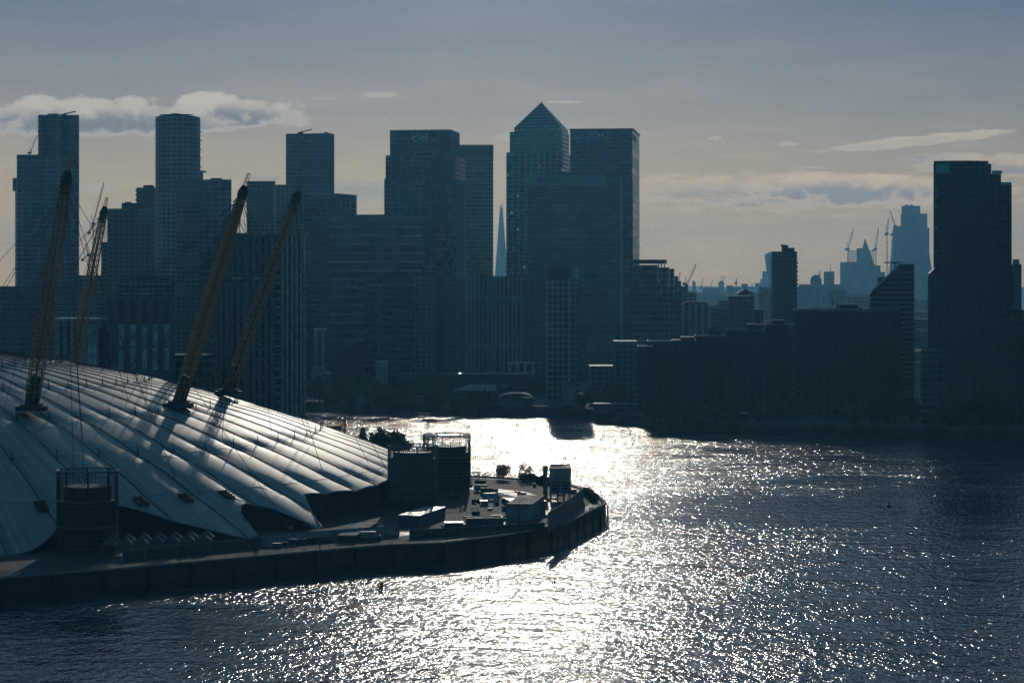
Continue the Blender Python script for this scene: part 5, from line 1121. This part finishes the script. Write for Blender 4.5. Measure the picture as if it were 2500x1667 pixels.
# cranes
CRM = mat("crane_steel", (.16, .08, .05), .5, .4)
def crane(D, base, cab, tip, ctr, label, r=None, z0=None):
    r = r or D / 9000.0; t = thing('tower_crane', (X(base[0], D), D + 3, Z(base[1], D)), label, "crane", "tower cranes on the skyline")
    P = lambda p: (X(p[0], D), D + 3, Z(p[1], D))
    def truss(a, b, w_, name):
        a, b = Vector(P(a)), Vector(P(b)); d = (b - a).normalized(); s_ = Vector((0, 1, 0)); n_ = d.cross(s_).normalized(); q = MB(); L = (b - a).length
        for k in (-1, 1):
            for j in (-1, 1): q.tube([a + n_ * w_ * k + s_ * w_ * j, b + n_ * w_ * k * .6 + s_ * w_ * j * .6], r * .5, 3, caps=False)
        m__ = max(4, int(L / (w_ * 3.2)))
        for i in range(m__):
            k = 1 if i % 2 else -1; q.tube([a + d * L * i / m__ + n_ * w_ * k, a + d * L * (i + 1) / m__ - n_ * w_ * k * .9], r * .35, 3, caps=False)
        q.build(name, CRM, t)
    truss(base, cab, r * 2.0, 'mast'); truss(cab, tip, r * 1.5, 'jib'); truss(cab, ctr, r * 1.3, 'counter_jib')
    x, y, z = P(cab); q = MB(); q.box(x - r * 4, x + r * 4, y - r * 3, y + r * 3, z - r * 4, z + r * 3); q.build('cab', DARK, t)
    x, y, z = P(ctr); q = MB(); q.box(x - r * 4, x + r * 4, y - r * 3, y + r * 3, z - r * 6, z); q.build('counterweight', DARK, t)
    ax = (P(cab)[0] + (P(ctr)[0] - P(cab)[0]) * .5, D + 3, P(cab)[2] + r * 22); q = MB(); q.tube([P(cab), ax], r * .6, 4); q.tube([ax, P(tip)], r * .22, 3); q.tube([ax, P(ctr)], r * .22, 3); q.build('tie_rods', DARK, t)
crane(1700, (226, 690), (226, 545), (252, 446), (216, 566), "large pale luffing crane right of the twin slab tower", .28)
crane(1560, (214, 700), (214, 622), (206, 594), (200, 632), "smaller crane below the large pale crane", .25)
crane(1905, (72, 381), (72, 372), (89, 330), (68, 372), "small crane on the shoulder of the twin slab tower", .22)
crane(2400, (1677, 710), (1677, 698), (1700, 645), (1671, 690), "slender long jibbed crane right of the stepped green block", .45)
crane(2300, (1656, 705), (1657, 690), (1661, 665), (1654, 690), "small crane above the slim hazy block", .3)
crane(6200, (1762, 690), (1763, 688), (1771, 674), (1759, 687), "small crane on the tiny square far tower", .8)
crane(6000, (1798, 700), (1798, 690), (1798.5, 681), (1796, 690), "upright thin far crane between the low hazy blocks", .7)
crane(6400, (2070, 645), (2071, 608), (2084, 558), (2066, 606), "far crane left of the unfinished tower", .9)
crane(6400, (2138, 680), (2138.5, 607), (2145, 556), (2134, 608), "far crane right of the pointed tower", .9)
crane(6200, (2167, 690), (2166, 570), (2170, 532), (2163, 570), "tall far crane beside the sloping glass tower", .9)
crane(6200, (2177, 600), (2186, 552), (2173, 514), (2178, 571), "far crane leaning over the top of the sloping glass tower", .9)
crane(7000, (1711, 707), (1712, 703), (1717, 678), (1710, 703), "faint crane left of the far craned tower", .6); crane(7000, (1735, 707), (1736, 704), (1740, 682), (1734, 704), "fainter crane in the middle of the far rooftops", .6)
crane(6500, (1835, 706), (1835, 703), (1841, 690), (1833, 703), "tiny crane right of the small cube tower", .6); crane(5200, (2000, 672), (2001, 671), (2003, 661), (1999, 671), "tiny crane over the domed round tower", .5)
# filler: lower buildings further off
r = random.Random(42); nf = 0
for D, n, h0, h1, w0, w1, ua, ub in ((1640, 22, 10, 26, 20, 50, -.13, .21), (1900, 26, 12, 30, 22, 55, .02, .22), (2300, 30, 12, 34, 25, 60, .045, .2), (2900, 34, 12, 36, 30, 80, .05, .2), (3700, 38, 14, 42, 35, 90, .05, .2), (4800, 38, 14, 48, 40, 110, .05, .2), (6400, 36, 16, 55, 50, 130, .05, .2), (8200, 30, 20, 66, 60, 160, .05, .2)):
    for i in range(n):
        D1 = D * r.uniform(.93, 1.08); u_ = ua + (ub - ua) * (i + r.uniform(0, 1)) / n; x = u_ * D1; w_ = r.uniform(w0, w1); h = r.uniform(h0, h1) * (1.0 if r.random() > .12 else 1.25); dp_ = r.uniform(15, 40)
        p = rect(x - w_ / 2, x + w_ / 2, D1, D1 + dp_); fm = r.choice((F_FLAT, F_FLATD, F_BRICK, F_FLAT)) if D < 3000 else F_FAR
        near_ = D < 3000
        t = thing('low_building', (x, D1, GZ), "low dark building among the rooftops in the middle distance" if near_ else "low hazy building among the rooftops toward the horizon", "building", "middle distance rooftops" if near_ else "far rooftops")
        q = MB(); q.prism(p, GZ, GZ + h); q.build('wall', [fm, ROOF], t)
        if r.random() < .5: q = MB(); q.box(x - w_ * .2, x + w_ * .1, D1 + 3, D1 + dp_ * .7, GZ + h - .1, GZ + h + r.uniform(2, 4)); q.build('roof_plant', DARK, t)
        nf += 1
# ---- low riverside things in the centre
def lowb(label, poly, h, wm, rm=None, name='low_building', cat='building'):
    t = thing(name, (poly[0][0], poly[0][1], GZ), label, cat); q = MB(); q.prism(poly, GZ, GZ + h - .3); q.build('wall', wm, t); q = MB(); q.prism(grow(poly, .3), GZ + h - .297, GZ + h, bottom=True); q.build('roof', rm or ROOF, t); return t
t = lowb("long low building with a bright double roof line above the river park", rect(X(1120, 1330), X(1292, 1330), 1330, 1350), 13, F_FLATD, GLINT)
q = MB(); q.box(X(1185, 1335), X(1215, 1335), 1335, 1342, GZ + 13, GZ + 14.2); q.build('roof_plant', GLINT, t)
t = lowb("wide flat roofed sunlit hall crossed by tree shadows in the park", [(X(1110, 1245), 1245), (X(1206, 1238), 1238), (X(1249, 1315), 1315), (X(1148, 1325), 1325)], 7.5, DCONC, CONC, 'hall', 'hall')
D0 = 1215; t = thing('vaulted_hall', (X(1259, D0), D0, GZ), "small vaulted sunlit roof near the river park edge", "hall"); q = MB(); n = 14
for k in range(n):
    a0, a1 = math.pi * k / n, math.pi * (k + 1) / n; cx_ = X(1259, D0); w_ = (X(1301, D0) - X(1217, D0)) / 2
    f = lambda a: (cx_ - w_ * math.cos(a), GZ + 4.2 + 3.0 * math.sin(a)); (xa, za), (xb, zb) = f(a0), f(a1); q.face([(xa, D0, za), (xb, D0, zb), (xb, D0 + 22, zb), (xa, D0 + 22, za)])
q.build('roof', CONC, t, smooth=True); q = MB(); q.box(X(1217, D0), X(1301, D0), D0 + .3, D0 + 21.7, GZ, GZ + 4.2); q.build('wall', DCONC, t)
lowb("long thin roofed terrace in front of the sunlit hall", rect(X(1062, 1232), X(1164, 1232), 1232, 1240), 4.2, DCONC, GLINT); lowb("short bright roofed store left of the thin terrace roof", rect(X(1004, 1240), X(1045, 1240), 1240, 1247), 4.2, DCONC, GLINT)
lowb("grey service block at the foot of the slim riverside tower", rect(X(1372, 1230), X(1405, 1230), 1230, 1240), 12, CLAD, ROOF)
lowb("tiny white riverside boathouse at the left of the far bank", rect(X(833, 1260), X(880, 1260), 1260, 1268), 5, CLAD, WHITE)
lowb("small pale gabled house left of the park trees", rect(X(792, 1380), X(806, 1380), 1380, 1390), 12, CONC, WHITE, 'house', 'house'); lowb("pale boxy house among trees below the small ribbed tower", rect(X(760, 1390), X(783, 1390), 1390, 1400), 15, CLAD, WHITE, 'house', 'house')
lowb("square pale house above the dark park trees", rect(X(917, 1400), X(944, 1400), 1400, 1410), 18, CLAD, WHITE, 'house', 'house')
lowb("white roofed terrace below the middle row of blocks", rect(X(985, 1420), X(1115, 1420), 1420, 1432), 10, F_FLAT, GLINT, 'terrace', 'building'); lowb("white boxed block with dark windows right of the long bright roof", rect(X(1240, 1370), X(1306, 1370), 1370, 1385), 18, F_FIN2, WHITE)
lowb("long dark block of flats behind the park, left", rect(X(800, 1470), X(885, 1470), 1470, 1490), 26, F_FLATD); lowb("dark flats with small bright windows behind the left park trees", rect(X(745, 1500), X(765, 1500), 1500, 1515), 30, F_FLATD)
lowb("blocky dark flats right of the slim riverside tower", rect(X(1440, 1260), X(1500, 1260), 1260, 1280), 20, F_FLAT, CLAD); lowb("tall narrow flats left of the dark riverside row", rect(X(1500, 1240), X(1556, 1240), 1240, 1260), 34, F_FLAT, CLAD)
lowb("low quay building on the bank right of the slim tower", rect(X(1450, 1150), X(1560, 1150), 1150, 1158), 5, DCONC, CLAD)
lowb("long pale quay shed below the large dark riverside block", rect(X(2072, 1075), X(2180, 1075), 1075, 1083), 5, CLAD, WHITE); lowb("low dark quay shed below the left of the riverside row", rect(X(1740, 1080), X(1830, 1080), 1080, 1088), 4, DCONC, CLAD)
# jetty
D0 = 1195; t = thing('jetty', (X(1010, D0), D0, 0), "small pale jetty on the far bank at the edge of the glitter", "jetty"); q = MB(); q.box(X(975, D0), X(1052, D0), D0, D0 + 4, 1.2, 1.7); q.build('deck', CONC, t)
for k in range(6): q = MB(); xx = X(977 + k * 14.5, D0); q.tube([(xx, D0 + 1, -1), (xx, D0 + 1, 2.4)], .25, 5); q.build('pile', BARK, t)
D0 = 1150; t = thing('marker_post', (X(1205, D0), D0, 0), "thin marker post standing in the glitter off the far bank", "post"); q = MB(); q.tube([(X(1205, D0), D0, -1), (X(1205, D0), D0, 4)], .25, 5); q.build('pile', BARK, t)
# trees of the far bank
r = random.Random(9); LT = ("dark riverside tree on the far bank among many like it", "trees along the far bank")
for i in range(150):
    reg = r.random()
    if reg < .62: px, D = r.uniform(745, 1330), r.uniform(1192, 1400)
    elif reg < .75: px, D = r.uniform(1415, 1560), r.uniform(1160, 1240)
    else: px, D = r.uniform(1560, 2480), r.uniform(1048, 1125)
    if px > 1560: D = max(D, 1075) if px < 1640 else D; D = min(D, 1049) if px > 2240 else D
    if 1105 < px < 1255 and D > 1225 and D < 1330 and r.random() < .93: continue
    if 1210 < px < 1306 and D < 1240: continue
    if px > 1640 and D > 1130: continue
    place_tree(r.choice((KA, KB, KC)), X(px, D), D, GZ, r.uniform(.6, 1.15), LT[0], LT[1])
for i, px in enumerate((1136, 1154, 1172, 1190)): place_tree(KB, X(px, 1334), 1322, GZ, .9, LT[0], LT[1])
# ================================================================ HAZE
HAZE_D, HAZE_C, HAZE_G = 7.0e-5, (.21, .60, .95), .6
q = MB(); q.box(-4100, 4100, -60, 10600, -4, 330); hz = q.build('haze', mat("tmp", (1, 1, 1)))
hm = bpy.data.materials.new("haze_air"); hm.use_nodes = True; hm.node_tree.nodes.clear(); o_ = hm.node_tree.nodes.new('ShaderNodeOutputMaterial'); pv = hm.node_tree.nodes.new('ShaderNodeVolumePrincipled')
pv.inputs['Color'].default_value = (*HAZE_C, 1); pv.inputs['Density'].default_value = HAZE_D; pv.inputs['Anisotropy'].default_value = HAZE_G
hm.node_tree.links.new(pv.outputs[0], o_.inputs['Volume']); hz.data.materials.clear(); hz.data.materials.append(hm); hz['kind'] = 'stuff'
